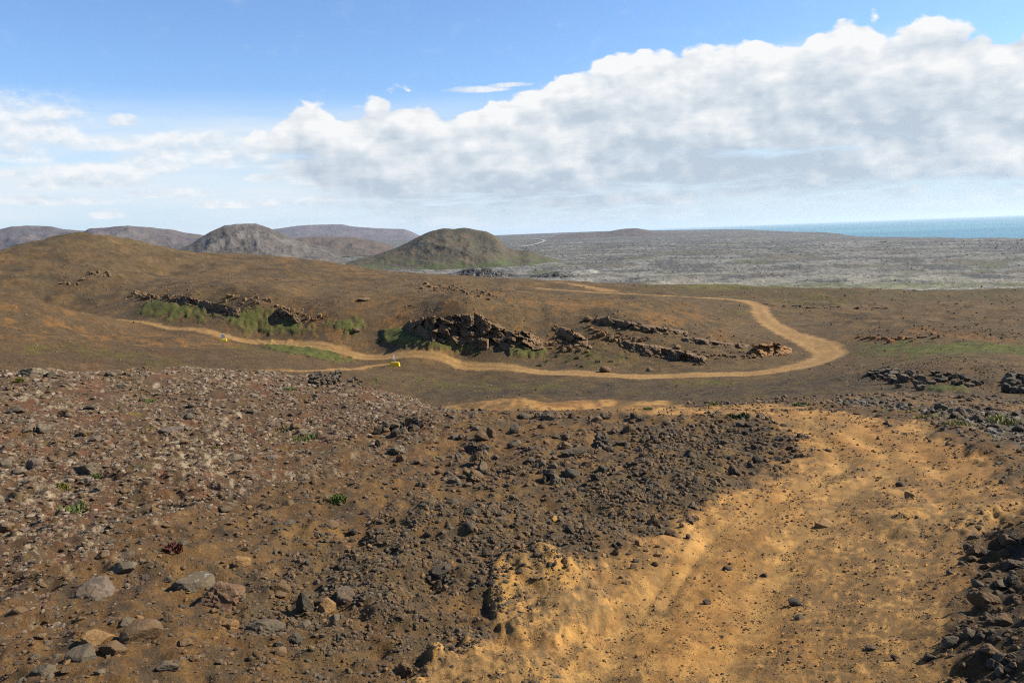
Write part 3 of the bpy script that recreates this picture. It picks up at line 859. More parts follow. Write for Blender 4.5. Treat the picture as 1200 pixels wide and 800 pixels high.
# ------------------------------------------------------------------ rocks
import bmesh
def ico(sub):
    bm = bmesh.new()
    bmesh.ops.create_icosphere(bm, subdivisions=sub, radius=1.0)
    bm.verts.ensure_lookup_table()
    V = np.array([v.co[:] for v in bm.verts]); F = np.array([[v.index for v in f.verts] for f in bm.faces])
    bm.free()
    return V, F
ICO = {k: ico(k) for k in (1, 2, 3, 4)}
def n3(V, lam, seed):
    return (pnoise(V[:, 0] / lam + 3.1 * V[:, 2] / lam * .31, V[:, 1] / lam + V[:, 2] / lam * .57, seed) +
            pnoise(V[:, 1] / lam * .9 + 7.7, V[:, 2] / lam, seed + 5)) * .6
def rock_shape(rng, sub, planes=14, jag=.08, pit=0.0, blocky=False):
    """angular lump: unit ball cut by random planes, then roughened; fits about a unit radius"""
    V, F = ICO[sub]
    N = rng.normal(size=(planes, 3)); N /= np.linalg.norm(N, axis=1)[:, None]
    d = rng.uniform(.55, .95, planes)
    if blocky:
        ax = np.vstack([np.eye(3), -np.eye(3)]) + rng.normal(0, .16, (6, 3))
        N = np.vstack([ax / np.linalg.norm(ax, axis=1)[:, None], N]); d = np.concatenate([rng.uniform(.58, .75, 6), d + .22])
    dots = V @ N.T
    rad = np.where(dots > .05, d[None] / np.maximum(dots, .05), 9).min(1)
    rad = np.minimum(rad, 1.15)
    s = int(rng.integers(1e6))
    rad = rad * (1 + jag * n3(V, .45, s) + jag * .6 * n3(V, .18, s + 1))
    if pit:
        rad = rad - pit * np.clip(ridged(V[:, 0] + V[:, 2], V[:, 1] - .6 * V[:, 2], .42, 3, .6, s + 2) - .7, 0, 1)
    return V * rad[:, None], F
def rock_material(kind='GEOMETRY'):
    mt = bpy.data.materials.new('lava_rock'); mt.use_nodes = True
    T = NT(mt.node_tree); m = T.m
    at = T.n('ShaderNodeAttribute', {'attribute_name': 'tint', 'attribute_type': kind})
    g = T.n('ShaderNodeNewGeometry')
    pos = g.outputs['Position']
    nz = T.n('ShaderNodeSeparateXYZ', i0=g.outputs['Normal']).outputs[2]
    n1 = T.noise(pos, 9.0, 6.0, .68)
    n2 = T.noise(pos, 45.0, 5.0, .7)
    f = m('ADD', .55, m('ADD', m('MULTIPLY', n1, .55), m('MULTIPLY', n2, .45)))
    col = T.mixc(1.0, at.outputs['Color'], T.n('ShaderNodeCombineColor', i0=f, i1=f, i2=f).outputs[0], 'MULTIPLY')
    # ochre dust caught on upper sides, pale lichen where the stone carries it (alpha of the tint)
    dust = m('MULTIPLY', T.sstep(T.noise(pos, 5.0, 5.0, .65), .42, .68), m('MULTIPLY', T.sstep(nz, .1, .8), .60))
    col = T.mixc(dust, col, (.110, .068, .032, 1))
    li = m('MULTIPLY', T.sstep(m('ADD', T.noise(pos, 13.0, 5.0, .62), m('MULTIPLY', nz, .10)), .62, .74), at.outputs['Alpha'])
    col = T.mixc(li, col, (.25, .215, .165, 1))
    bp = T.n('ShaderNodeBump', Strength=.75, Distance=.02, Height=n2)
    bs = T.n('ShaderNodeBsdfPrincipled', Base_Color=col, Roughness=.9, Normal=bp.outputs[0])
    bs.inputs['Specular IOR Level'].default_value = .2
    o = T.n('ShaderNodeOutputMaterial')
    T.t.links.new(bs.outputs[0], o.inputs[0])
    return mt
MAT_ROCK = rock_material()
BLACK, GREY, BROWN, RED, TAN, PURP, OCHRE = (78, 69, 55), (98, 87, 69), (104, 82, 56), (116, 88, 64), (148, 114, 72), (104, 90, 76), (186, 138, 72)
RNG = np.random.default_rng(11)

def rock_mesh(rng, sub, colour, lichen=0.0, planes=14, jag=.08, pit=0.0, blocky=False):
    V, F = rock_shape(rng, sub, planes, jag, pit, blocky)
    c = np.zeros((len(V), 4)); c[:, :3] = C(*colour) * rng.uniform(.9, 1.1); c[:, 3] = lichen
    return mesh_np('rock', V, F, c, False)

def place_rock(name, px, py, wpx, hpx, colour, label, cat='rock', group=None, lichen=0.0, sub=3, sink=.30, depth=None, rotz=None, me=None, pit=0.0, jag=.08, planes=14):
    """(px, py) is where the rock's foot meets the ground in the middle of its visible width"""
    P = surf(ZG, [px], [py])[0]
    dist = float(np.linalg.norm(P))
    sx = wpx * dist / FPX / 2 / .93
    sz = hpx * dist / FPX / 2 / (.93 * (1 - sink * .5))
    sy = depth * sx if depth else (sx * float(RNG.uniform(.7, 1.0)))
    if me is None:
        me = rock_mesh(RNG, sub, colour, lichen, planes, jag, pit)
    o = obj(name, me, MAT_ROCK)
    a = math.atan2(P[0], P[1])
    rz = float(RNG.uniform(-.35, .35)) if rotz is None else rotz
    cx, cy = P[0] + math.sin(a) * sy * .7, P[1] + math.cos(a) * sy * .7
    cz = float(height_at(ZG, np.array([cx]), np.array([cy]))[0])
    o.location = (cx, cy, min(cz, P[2] + sz * .5) + sz * (1 - 2 * sink) * .75)
    o.rotation_euler = (float(RNG.uniform(-.12, .12)), float(RNG.uniform(-.12, .12)), -a + rz)
    o.scale = (sx, sy, sz)
    return tag(o, label, cat, group)

named = [
 (262,712,72,42,RED,'large reddish-brown rounded boulder with a dark pitted left side',.25,.06),
 (310,745,54,28,GREY,'broad dark grey boulder just below the large reddish-brown boulder',0,.05),
 (358,716,28,30,BLACK,'dark split boulder touching the left side of a tan stone',0,.05),
 (383,719,26,24,TAN,'blocky tan stone between a dark boulder and a purple-grey one',0,0),
 (405,704,28,24,PURP,'purple-grey boulder directly behind the blocky tan stone',.2,.03),
 (272,738,24,14,TAN,'flat pale tan stone wedged left of the broad dark grey boulder',0,0),
 (328,694,24,18,BROWN,'brown stone with a black hollow under it, uphill of the dark split boulder',.1,0),
 (355,737,22,16,GREY,'grey stone standing below the dark split boulder',0,0),
 (346,755,24,18,BLACK,'dark curved stone at the lower end of the boulder cluster',0,.05),
 (326,758,12,8,BLACK,'small dark stone left of the dark curved stone',0,0),
 (112,700,42,30,PURP,'flat purplish slab speckled with white lichen',.35,0),
 (166,752,44,26,BROWN,'flat brown slab with a black gap under its left tip',.1,0),
 (98,775,36,20,GREY,'dark grey oval stone tilted to the left near the bottom corner',0,0),
 (133,768,30,16,BROWN,'brown stone with a black shadow under it beside the dark grey oval stone',0,0),
 (54,792,26,14,GREY,'small grey stone nearest the bottom left corner',0,0),
 (118,752,36,12,TAN,'low orange-tan stone above the dark grey oval stone',0,0),
 (222,690,52,22,GREY,'ledge stone with a thick white lichen cap above the reddish boulder',1.0,0),
 (283,662,26,14,TAN,'pale lichen-crusted stone with a black hole at its right',.9,0),
 (196,786,28,14,GREY,'dark grey stone sunk in gravel at the bottom left',0,0),
 (147,672,26,14,GREY,'grey slanting stone uphill of the purplish lichen slab',.2,0),
 (472,795,30,24,BROWN,'brown boulder half buried at the edge of the bottom sand patch',0,.05),
 (517,678,28,12,BLACK,'flat dark stone with a black shadow below it',0,0),
 (552,603,22,13,GREY,'blue-grey wedge-shaped stone in the black rubble',0,0),
 (586,612,14,10,GREY,'blue-grey stone right of the wedge-shaped stone',0,0),
 (649,610,13,11,OCHRE,'single bright ochre stone lying in the black rubble',0,0),
 (749,640,13,11,TAN,'round tan stone alone on the track edge',0,0),
 (766,616,16,13,BROWN,'brown stone topmost of the group at the track edge',0,0),
 (707,527,40,32,GREY,'largest boulder on the knoll top with a deep black shaded side',.35,.16),
 (672,536,40,13,BLACK,'low black ledge rock left of the largest knoll boulder',0,.12),
 (642,494,24,16,GREY,'rounded dark rock on the knoll skyline before the orange strip',0,.06),
 (612,491,22,8,BLACK,'flat slab on the knoll skyline casting a dark wedge shadow',.1,0),
 (742,490,14,16,BLACK,'upright black rock on the skyline where the knoll is highest',0,.12),
 (752,493,14,8,BLACK,'small black rock right of the upright skyline rock',0,.1),
 (560,533,34,18,BLACK,'jagged black rock with pale top edge in the middle of the knoll',.5,.15),
 (566,545,30,22,BROWN,'brown lump with a black left face below the jagged black rock',.1,.1),
 (533,568,22,16,GREY,'grey lichen-topped rock on the knoll slope',.8,.06),
 (557,566,30,18,BROWN,'brown block with a sharp black notch right of the lichen-topped rock',.1,.08),
 (651,568,20,22,GREY,'grey rock with black left side lowest of the knoll boulders',.1,.08),
 (636,567,12,14,BLACK,'black rock immediately left of the grey knoll rock',0,.1),
 (698,562,16,14,BLACK,'black rock below the largest knoll boulder',0,.1),
 (575,513,18,18,BROWN,'tall brown rock with a narrow black side near the knoll skyline',.2,.1),
 (444,525,12,18,BLACK,'narrow black rock below the jagged black ridge',.2,.12),
 (464,532,26,14,GREY,'pale lichen-covered rock right of the narrow black rock',1.0,.05),
 (41,549,22,22,PURP,'round purplish boulder standing in the lichen crust',.15,.04),
 (8,547,18,12,GREY,'dark grey rock beside the left picture edge in the lichen crust',.3,.05),
 (107,555,34,18,GREY,'grey jagged rock uphill of the round purplish boulder',.6,.1),
 (200,506,26,12,PURP,'grey-purple slab with a pale edge in the lichen crust',.6,0),
 (298,485,16,9,GREY,'dark grey rock on the lichen slope below the crag',.3,.06),
 (225,486,24,10,GREY,'low grey rock in the middle of the lichen slope',.5,.06),
 (17,484,22,9,BLACK,'dark rock beside the left picture edge, higher up the lichen slope',.2,.08),
 (105,481,18,8,BLACK,'black gap-sided rock on the upper lichen slope',.2,.08),
 (42,441,34,11,GREY,'pale lichen slab on the left skyline',1.0,.04),
 (60,441,14,9,BLACK,'black shaded rock at the right end of the pale skyline slab',0,.05),
 (130,441,16,8,GREY,'dark lump on the left skyline right of the pale slab',.2,.06),
 (968,617,26,12,TAN,'tan slab stone amid dark gravel on the track',0,0),
 (1066,583,16,9,TAN,'pale stone on the far side of the track bend',0,0),
 (1055,570,10,7,BLACK,'small dark stone on the track bend above the pale stone',0,0),
 (867,500,16,10,BLACK,'black rock at the tip of the knoll, left one of the pair',0,.08),
 (879,500,14,9,BLACK,'black rock at the tip of the knoll, right one of the pair',0,.08),
 (873,508,10,8,BLACK,'single black rock just below the pair at the knoll tip',0,.06),
 (890,490,14,9,GREY,'dark rounded rock on the skyline at the knoll tip',0,.06),
 (842,485,12,7,GREY,'grey rock on the skyline left of the knoll tip',0,.06),
 (918,500,14,7,BLACK,'dark rock at the foot of the knoll tip where the track turns',0,.06),
 (808,536,12,11,BLACK,'black stone on the right part of the knoll slope',0,.06),
 (852,668,13,8,BLACK,'dark stone in the middle of the near track',0,0),
 (828,708,11,7,BLACK,'dark stone near the left wheel line of the near track',0,0),
 (932,710,20,9,BLACK,'low dark stone in the middle of the lower track',0,0),
 (936,726,12,8,BLACK,'dark stone below the low dark stone on the lower track',0,0),
 (896,676,10,7,BLACK,'dark pebble on the right half of the near track',0,0),
 (1022,762,13,7,BLACK,'dark stone on the lower right part of the track',0,0),
 (1050,773,12,8,BLACK,'dark stone right of another near the bottom of the track',0,0),
 (1090,774,18,10,BLACK,'dark grey stone at the track edge near the bottom right corner',0,0),
 (1114,760,22,14,GREY,'grey angular stone where the rubble bank meets the track',0,0),
 (1153,712,32,20,BROWN,'wedge-shaped brown boulder on the rubble bank',0,.04),
 (1172,732,30,14,BROWN,'brown block below the wedge-shaped boulder on the rubble bank',0,.04),
 (1148,651,26,14,BROWN,'brown rock at the upper edge of the rubble bank',0,.05),
 (1126,662,11,7,BLACK,'small black stone at the edge of track below the bank rocks',0,0),
 (1172,690,18,10,GREY,'grey rock in the middle of the rubble bank',0,.04),
 (1160,770,18,10,BROWN,'brown rock low on the rubble bank',0,.04),
 (1188,668,24,12,BLACK,'dark rock at the right picture edge on the rubble bank',0,.06),
 (1180,640,22,12,BROWN,'brown rock under the shaded ledge of the rubble bank',0,.05),
 (1160,676,12,8,GREY,'small grey rock on the upper rubble bank',0,0),
]
for (px, py, w_, h_, c_, lb, li_, pit_) in named:
    place_rock('boulder' if w_ >= 24 else 'stone', px, py, w_ * .84, h_ * .80, c_, lb, 'boulder' if w_ >= 24 else 'stone', None, li_, 4 if w_ >= 24 else 3, .36,
               pit=pit_ * 1.5, jag=.10 if pit_ else .07)
# boulders of the bank that stand beyond the right edge of view and throw their shade across it
for px, py, w_, h_ in ((1262,625,56,46),(1300,742,84,60),(1250,690,36,24)):
    place_rock('bank_boulder', px, py, w_, h_, BROWN, 'large boulder of the rubble bank standing past the right picture edge', 'boulder', 'bank boulders past the picture edge', 0, 4, .25, depth=.8)

CNAME = {BLACK: 'black', GREY: 'grey', BROWN: 'brown', PURP: 'purplish', TAN: 'tan'}
# loose stones: the biggest are things of their own
def scatter(n, poly, wrange, colours, label, group, lichen=0.0, sub=2, name='stone', flat=(.5, .8)):
    xs = [p[0] for p in poly]; ys = [p[1] for p in poly]
    vars_ = [rock_mesh(RNG, sub, colours[k % len(colours)], lichen * float(RNG.uniform(.3, 1)), 12, .08, .05) for k in range(6)]
    cnt = 0
    while cnt < n:
        x, y = RNG.uniform(min(xs), max(xs)), RNG.uniform(min(ys), max(ys))
        ins = False
        for k in range(len(poly)):
            (ax, ay), (bx, by) = poly[k], poly[(k + 1) % len(poly)]
            if (ay > y) != (by > y) and x < (bx - ax) * (y - ay) / (by - ay) + ax:
                ins = not ins
        if not ins:
            continue
        kv = int(RNG.integers(6))
        w_ = wrange[0] * (wrange[1] / wrange[0]) ** (RNG.uniform() ** 2)
        size = 'small' if w_ < wrange[0] * 1.12 else 'middling' if w_ < wrange[0] * 1.4 else 'large'
        hv = (x - min(xs)) / (max(xs) - min(xs)); vv = (y - min(ys)) / (max(ys) - min(ys))
        spot = ('far' if vv < .34 else 'middle' if vv < .67 else 'near') + ' ' + ('left' if hv < .34 else 'centre' if hv < .67 else 'right') + ' part'
        lb = size + ' ' + CNAME[colours[kv % len(colours)]] + ' ' + label + ', ' + spot.replace('middle centre part', 'middle part')
        place_rock(name, x, y, w_, w_ * RNG.uniform(*flat), None, lb, 'stone', group, me=vars_[kv], rotz=float(RNG.uniform(0, 6.28)), sink=.3)
        cnt += 1
scatter(64, [(420,600),(520,545),(640,510),(760,495),(850,500),(920,525),(860,565),(780,600),(700,640),(600,665),(500,700),(400,690)], (9, 17), (BLACK, BLACK, GREY, BROWN),
        'lava stone in the cinder rubble beside the track', 'black stones of the cinder rubble')
scatter(44, [(440,500),(560,485),(740,485),(800,500),(700,560),(560,580),(460,560)], (10, 20), (BROWN, BLACK, BROWN, GREY),
        'rugged rock among the knoll boulders', 'rugged rocks of the knoll top', .3, 3)
scatter(44, [(5,450),(380,450),(460,490),(330,545),(180,590),(5,640)], (8, 18), (GREY, PURP, BROWN), 'rock with lichen on the lichen slope',
        'lichen rocks of the left slope', 1.0, 3, flat=(.35, .6))
scatter(34, [(5,650),(200,600),(380,580),(440,640),(380,760),(200,795),(5,795)], (9, 22), (BROWN, GREY, BROWN), 'stone bedded in the brown slope below the lichen',
        'bedded stones of the lower left slope', .25, 3, flat=(.35, .6))
scatter(26, [(1134,640),(1195,620),(1195,795),(1124,795)], (8, 15), (BROWN, BLACK, GREY), 'stone in the rubble bank right of the track', 'stones of the rubble bank', 0, 3)
scatter(22, [(985,474),(1040,478),(1100,486),(1195,512),(1195,486),(1100,478),(1020,470)], (8, 15), (GREY, BLACK), 'rock in the stony strip beyond the track bend',
        'rocks along the far track edge', .5, 3)
scatter(20, [(700,650),(760,610),(850,580),(800,640),(740,690)], (8, 13), (BROWN, TAN, BLACK), 'stone strewn along the inner edge of the track', 'stones along the inner track edge')

# the uncountable small stones: real lumps spread over the ground, one mass per kind of ground
GRAVEL_COL = bpy.data.collections.new('gravel_shapes')
MAT_GRAVEL = rock_material('INSTANCER')
def gravel_nodes():
    for k in range(16):
        V, F = rock_shape(RNG, 2, 10, .07)
        me = mesh_np('gravel_shape', V, F, None, False)
        me.materials.append(MAT_GRAVEL)
        GRAVEL_COL.objects.link(bpy.data.objects.new('gravel_shape', me))
    g = bpy.data.node_groups.new('spread_gravel', 'GeometryNodeTree')
    g.interface.new_socket('Geometry', in_out='INPUT', socket_type='NodeSocketGeometry')
    g.interface.new_socket('Geometry', in_out='OUTPUT', socket_type='NodeSocketGeometry')
    N = g.nodes; L = g.links
    gi, go = N.new('NodeGroupInput'), N.new('NodeGroupOutput')
    ip = N.new('GeometryNodeInstanceOnPoints')
    ci = N.new('GeometryNodeCollectionInfo')
    ci.inputs['Collection'].default_value = GRAVEL_COL
    ci.inputs['Separate Children'].default_value = True
    ci.inputs['Reset Children'].default_value = True
    def att(name, typ):
        n_ = N.new('GeometryNodeInputNamedAttribute'); n_.data_type = typ
        n_.inputs['Name'].default_value = name
        return n_.outputs[0]
    L.new(gi.outputs[0], ip.inputs['Points']); L.new(ci.outputs[0], ip.inputs['Instance'])
    ip.inputs['Pick Instance'].default_value = True
    L.new(att('pick', 'INT'), ip.inputs['Instance Index'])
    L.new(att('turn', 'FLOAT_VECTOR'), ip.inputs['Rotation'])
    L.new(att('size', 'FLOAT_VECTOR'), ip.inputs['Scale'])
    L.new(ip.outputs[0], go.inputs[0])
    return g
GRAVEL_NODES = gravel_nodes()
def stone_mass(name, n, mask, size_px, colours, label, lichen=0.0, rmin=2.6, rmax=60, azlim=.64, expo=3.3, flat=(.5, .9), seed=5, smax=.35):
    rng = np.random.default_rng(seed)
    a = rng.uniform(-azlim, azlim, n * 8); lr = rng.uniform(math.log(rmin), math.log(rmax), n * 8)
    x, y = np.exp(lr) * np.sin(a), np.exp(lr) * np.cos(a)
    keep = rng.uniform(size=len(a)) < height_at(mask, x, y)
    x, y = x[keep][:n], y[keep][:n]
    n = len(x)
    z = height_at(ZG, x, y)
    dist = np.sqrt(x * x + y * y + z * z)
    s = size_px[0] * (size_px[1] / size_px[0]) ** (rng.uniform(size=n) ** expo) * dist / FPX / 2
    s = np.minimum(s, smax)
    sc = np.stack([s * rng.uniform(.8, 1.25, n), s * rng.uniform(.7, 1.1, n), s * rng.uniform(flat[0], flat[1], n)], -1)
    V = np.stack([x, y, z + sc[:, 2] * rng.uniform(-.25, .4, n)], -1)
    pal = np.array([C(*q) for q in colours])
    cc = np.ones((n, 4)); cc[:, :3] = pal[rng.integers(len(pal), size=n)] * rng.uniform(.72, 1.25, n)[:, None]
    cc[:, 3] = lichen * rng.uniform(0, 1, n)
    me = bpy.data.meshes.new(name)
    me.vertices.add(n); me.vertices.foreach_set('co', V.astype(np.float32).ravel())
    def att(nm, typ, key, arr):
        me.attributes.new(nm, typ, 'POINT').data.foreach_set(key, arr.ravel())
    att('size', 'FLOAT_VECTOR', 'vector', sc.astype(np.float32))
    att('turn', 'FLOAT_VECTOR', 'vector', np.stack([rng.normal(0, .25, n), rng.normal(0, .25, n), rng.uniform(0, 6.283, n)], -1).astype(np.float32))
    att('pick', 'INT', 'value', rng.integers(16, size=n).astype(np.int32))
    att('tint', 'FLOAT_COLOR', 'color', cc.astype(np.float32))
    o = obj(name, me, None)
    md = o.modifiers.new('spread', 'NODES'); md.node_group = GRAVEL_NODES
    return tag(o, label, name.replace('_', ' '), None, 'stuff')
one = np.ones(XG.shape)
nearm = sst(RG, 60, 40)
clump = sst(fbm(UG, VG, .10, 3, .6, 300), -.5, .4)
PEB = (.9, 9)
stone_mass('gravel', 85000, np.clip(m_cinder, 0, 1) * (1 - m_track) * (.25 + .75 * clump), PEB, (BLACK, (80, 70, 56), GREY, BROWN, BROWN, (116, 90, 58), (90, 76, 56)), 'black and brown cinder gravel covering the knoll slope beside the track', .1, 3, 30, seed=1)
stone_mass('gravel', 75000, m_lichen * (1 - m_track) * (.2 + .8 * clump), (.8, 8), (GREY, BROWN, BROWN, (110, 90, 68), (104, 82, 60), (128, 110, 88), (142, 126, 106)), 'lichen-crusted rubble covering the left slope', .9, 5, 48, flat=(.3, .6), seed=2)
stone_mass('gravel', 105000, (1 - m_cinder) * (1 - m_lichen) * (1 - m_track) * (1 - m_rubble) * (.3 + .7 * clump), PEB, (BROWN, BROWN, GREY, (96, 76, 56), (124, 94, 60), (78, 68, 58)), 'brown gravel of the foreground soil', .25, 2.4, 45, .95, flat=(.35, .7), seed=3)
stone_mass('gravel', 22000, np.maximum(m_track, .3 * sst(m_track, .02, .2)) * (clump ** 2 * .8 + .10) * sst(RG, 40, 30), (.9, 4.5), (BROWN, (92, 76, 54), TAN, OCHRE, (150, 112, 66)), 'scattered small pebbles lying on the ochre track', 0, 2.6, 40, expo=3.0, seed=4)
stone_mass('gravel', 14000, m_rubble, (1.3, 8), (BROWN, (92, 76, 56), BROWN, GREY, (118, 92, 62)), 'dark rubble of the bank beside the track', 0, 2.2, 14, 1.2, seed=6)
stone_mass('gravel', 4000, m_border, (1.5, 9), (GREY, BLACK, (130, 124, 112)), 'grey stony strip along the far side of the track bend', .8, 15, 60, seed=7)
for k_, lim, n_, lb in ((1, (430, 1100), 4000, 'dark lava boulders strewn over the near lava plain'), (2, (1100, 3500), 5000, 'dark lava blocks strewn over the far lava plain')):
    stone_mass('lava_rubble', n_, m_lava * (.1 + .9 * sst(fbm(UG * .6, VG * 1.3, .16, 4, .6, 240), -.3, .3)), (.7, 2.6), (GREY, (104, 102, 98), (84, 82, 80), (128, 126, 118)), lb, .5, lim[0], lim[1], seed=20 + k_, smax=5, expo=2.5)

# ------------------------------------------------------------------ crags: stepped rock ledges, each block a part
def crag(label, line, hpx, bpx, colours, n, name='rock_outcrop', lichen=0.0, seed=1, rows=1, spread=2.0, flat=(.7, 1.1), sink=.35, lean=0.0):
    rng = np.random.default_rng(seed)
    L = densify(np.array(line, float), 8)
    root = bpy.data.objects.new(name, None); COL.objects.link(root)
    mid = surf(ZG, [line[len(line) // 2][0]], [line[len(line) // 2][1]])[0]
    root.location = mid
    tag(root, label, 'rock outcrop')
    vars_ = [rock_mesh(rng, 3, colours[k % len(colours)], lichen, 6, .07, .10, True) for k in range(6)]
    for i in range(n):
        f = (i + rng.uniform(0, .9)) / n * (len(L) - 1.001)
        q = L[int(f)] * (1 - f % 1) + L[int(f) + 1] * (f % 1)
        hh = np.interp(f / (len(L) - 1), np.linspace(0, 1, len(hpx)), hpx)
        px, py = q[0] + rng.normal(0, .8), q[1] + rng.uniform(-.5, .5) * hh * (rows > 1)  + rng.normal(0, spread * .3)
        P = surf(ZG, [px], [py])[0]
        d = float(np.linalg.norm(P))
        b = bpx * rng.uniform(.6, 1.5) * d / FPX / 2
        hz = (hh / max(rows, 1) * 1.0) * rng.uniform(.7, 1.2) * d / FPX / 2 * 1.15
        o = obj('block', vars_[int(rng.integers(6))], MAT_ROCK, root)
        o.location = Vector((P[0], P[1], P[2] + hz * (1 - 2 * sink))) - Vector(mid)
        o.rotation_euler = (rng.normal(0, .15) + lean, rng.normal(0, .18), rng.uniform(-.5, .5) + (math.pi if rng.uniform() < .5 else 0))
        o.scale = (b, b * rng.uniform(.6, 1.0), hz * rng.uniform(*flat))
    return root
CB, CD = (122, 96, 66), (100, 82, 60)
def voro(u, v, su, sv, val):
    d = (u[..., None] - su) ** 2 + (v[..., None] - sv) ** 2
    return val[d.argmin(-1)]
def cliff(label, line, colours, cell=6.0, depth=1.0, lean=1.2, seed=1, blocks=0, bpx=8, back=6.0):
    """a fractured rock wall: line = (x, y of foot, y of rim); the rim runs back into the hillside. Loose blocks are further parts"""
    rng = np.random.default_rng(seed)
    Lp = densify(np.array(line, float), 8)
    wpx = Lp[-1, 0] - Lp[0, 0]; hpx = max((Lp[:, 1] - Lp[:, 2]).max(), 3)
    nu, nv = int(max(24, wpx * 1.5)), int(max(12, hpx * 1.6))
    q = np.stack([np.interp(np.linspace(0, len(Lp) - 1, nu), np.arange(len(Lp)), Lp[:, k]) for k in range(3)], 1)
    jit = fbm(q[:, 0], q[:, 0] * 0, 9.0, 3, .6, seed) * hpx * .10
    q[:, 2] -= np.abs(jit) * 1.4
    B = surf(ZG, q[:, 0], q[:, 1])
    rb = np.hypot(B[:, 0], B[:, 1]); rb = np.convolve(np.pad(rb, 3, 'edge'), np.ones(7) / 7, 'valid')
    az, tt = pix_azt(q[:, 0], q[:, 2]); _, tb = pix_azt(q[:, 0], q[:, 1])
    rt = rb + lean
    v = np.linspace(-.15, 1, nv)
    hm = (q[:, 1] - q[:, 2])
    R_ = rb[None] + lean * v[:, None]
    Z = (rb * tb)[None] * (1 - v[:, None]) + (rt * tt)[None] * v[:, None]
    uu = np.broadcast_to(q[:, 0][None], Z.shape); vv = v[:, None] * hm[None]
    uu = (uu + .5 * vv) * .62                                           # joints lean with the slope
    def cells(cs, seed2):
        r2 = np.random.default_rng(seed2)
        n = int(max(8, (wpx * .62 + 20) * (hpx + 6) / cs ** 2))
        su = r2.uniform(uu.min() - 3, uu.max() + 3, n); sv = r2.uniform(-3, hpx + 3, n)
        return voro(uu, vv * 1.0, su, sv, r2.uniform(-1, 1, n))
    disp = depth * (.95 * cells(cell * 1.1, seed + 1) + .32 * cells(cell * .55, seed + 2) + .12 * cells(cell * .3, seed + 3) + .25 * fbm(uu, vv, 14.0, 3, .5, seed))
    edge = np.minimum(1, np.minimum(np.arange(nu), np.arange(nu)[::-1]) / 4)[None]
    R_ = R_ - disp * edge
    Z = Z + .12 * disp
    capR, capZ = [], []
    for s_ in (.08, .25, .6, 1.0):
        rr = rt + s_ * back
        zt = height_at(ZG, rr * np.sin(az), rr * np.cos(az))
        z0 = Z[-1] + .05
        capR.append(rr - disp[-1] * edge[0] * (1 - s_)); capZ.append(z0 * (1 - s_) + (zt - .25) * s_)
    R_ = np.vstack([R_, capR]); Z = np.vstack([Z, capZ])
    V = np.stack([R_ * np.sin(az)[None], R_ * np.cos(az)[None], Z], -1)
    origin = V[0, nu // 2].copy()
    nr = V.shape[0]
    idx = np.arange(nr * nu).reshape(nr, nu)
    F = np.stack([idx[:-1, :-1], idx[:-1, 1:], idx[1:, 1:], idx[1:, :-1]], -1).reshape(-1, 4)
    col = np.ones(V.shape[:2] + (4,)); pal = np.array([C(*c_) for c_ in colours])
    tone = np.vstack([cells(cell * 1.1, seed + 1), np.zeros((4, nu))])
    col[..., :3] = pal[0] + (pal[-1] - pal[0]) * np.clip(tone * .5 + .5, 0, 1)[..., None]; col[..., 3] = 0
    root = bpy.data.objects.new('cliff', None); COL.objects.link(root); root.location = origin
    tag(root, label, 'cliff')
    obj('rock_face', mesh_np('rock_face', (V - origin).reshape(-1, 3), F, col.reshape(-1, 4), False), MAT_ROCK, root)
    vars_ = [rock_mesh(rng, 3, colours[k % len(colours)], 0, 6, .07, .08, True) for k in range(4)]
    for i in range(blocks):
        k = int(rng.uniform(2, nu - 2)); low = rng.uniform() < .6
        p = B[k] if low else V[nv - 1, k]
        d = float(np.linalg.norm(p)); b_ = bpx * rng.uniform(.35, 1.0) * d / FPX / 2
        o = obj('block', vars_[int(rng.integers(4))], MAT_ROCK, root)
        a = math.atan2(p[0], p[1]); off = -rng.uniform(.2, 1.6) if low else rng.uniform(0, 1.0)
        x, y = p[0] + math.sin(a) * off, p[1] + math.cos(a) * off
        z = float(height_at(ZG, np.array([x]), np.array([y]))[0]) if low else p[2]
        o.location = Vector((x, y, z + b_ * .2)) - Vector(origin)
        o.rotation_euler = tuple(rng.uniform(-.3, .3, 2)) + (float(rng.uniform(0, 6.28)),)
        o.scale = (b_, b_ * rng.uniform(.6, 1), b_ * rng.uniform(.5, .8))
    return root
cliff('black shadowed cliff above the grass on the far valley slope', [(478,386,381),(486,391,377),(500,398,374),(520,399,372),(540,402,371),(558,404,369),(572,405,376)], (CD, CB), 8, 1.2, 2.6, 21, 14)
cliff('brown cliff leaning right of the black shadowed cliff', [(562,404,370),(574,405,379),(586,406,384),(600,407,388),(616,407,389),(630,407,397),(640,407,403)], ((112, 86, 58), CB), 8, 1.2, 3.4, 22, 10)
cliff('diagonal brown crag between the cliff and the ledges', [(648,392,385),(658,398,384),(668,404,388),(680,407,394),(694,408,403)], (CB, (124, 95, 62)), 6, .9, 3.0, 24, 10)
cliff('upper straight ledge on the slope above the road', [(698,378,374),(712,381,373),(730,384,377),(750,388,381),(775,391,385),(806,393,390)], (CB, CD), 5, .5, .6, 25, 10, 6)
cliff('lower long ledge on the slope above the road', [(726,403,399),(738,410,402),(760,415,406),(780,418,409),(800,423,413),(828,426,421)], (CD, CB), 5, .6, .8, 26, 12, 6)
cliff('thin ledge that runs toward the road bend', [(800,399,396),(820,403,398),(845,406,402),(878,409,406)], (CB, CD), 4, .35, .5, 28, 8, 5)
cliff('orange-brown outcrop inside the bend of the valley road', [(880,416,409),(890,417,403),(906,416,402),(918,415,405),(928,414,410)], ((150, 112, 66), (128, 96, 60)), 6, .8, 1.5, 29, 8, 7)
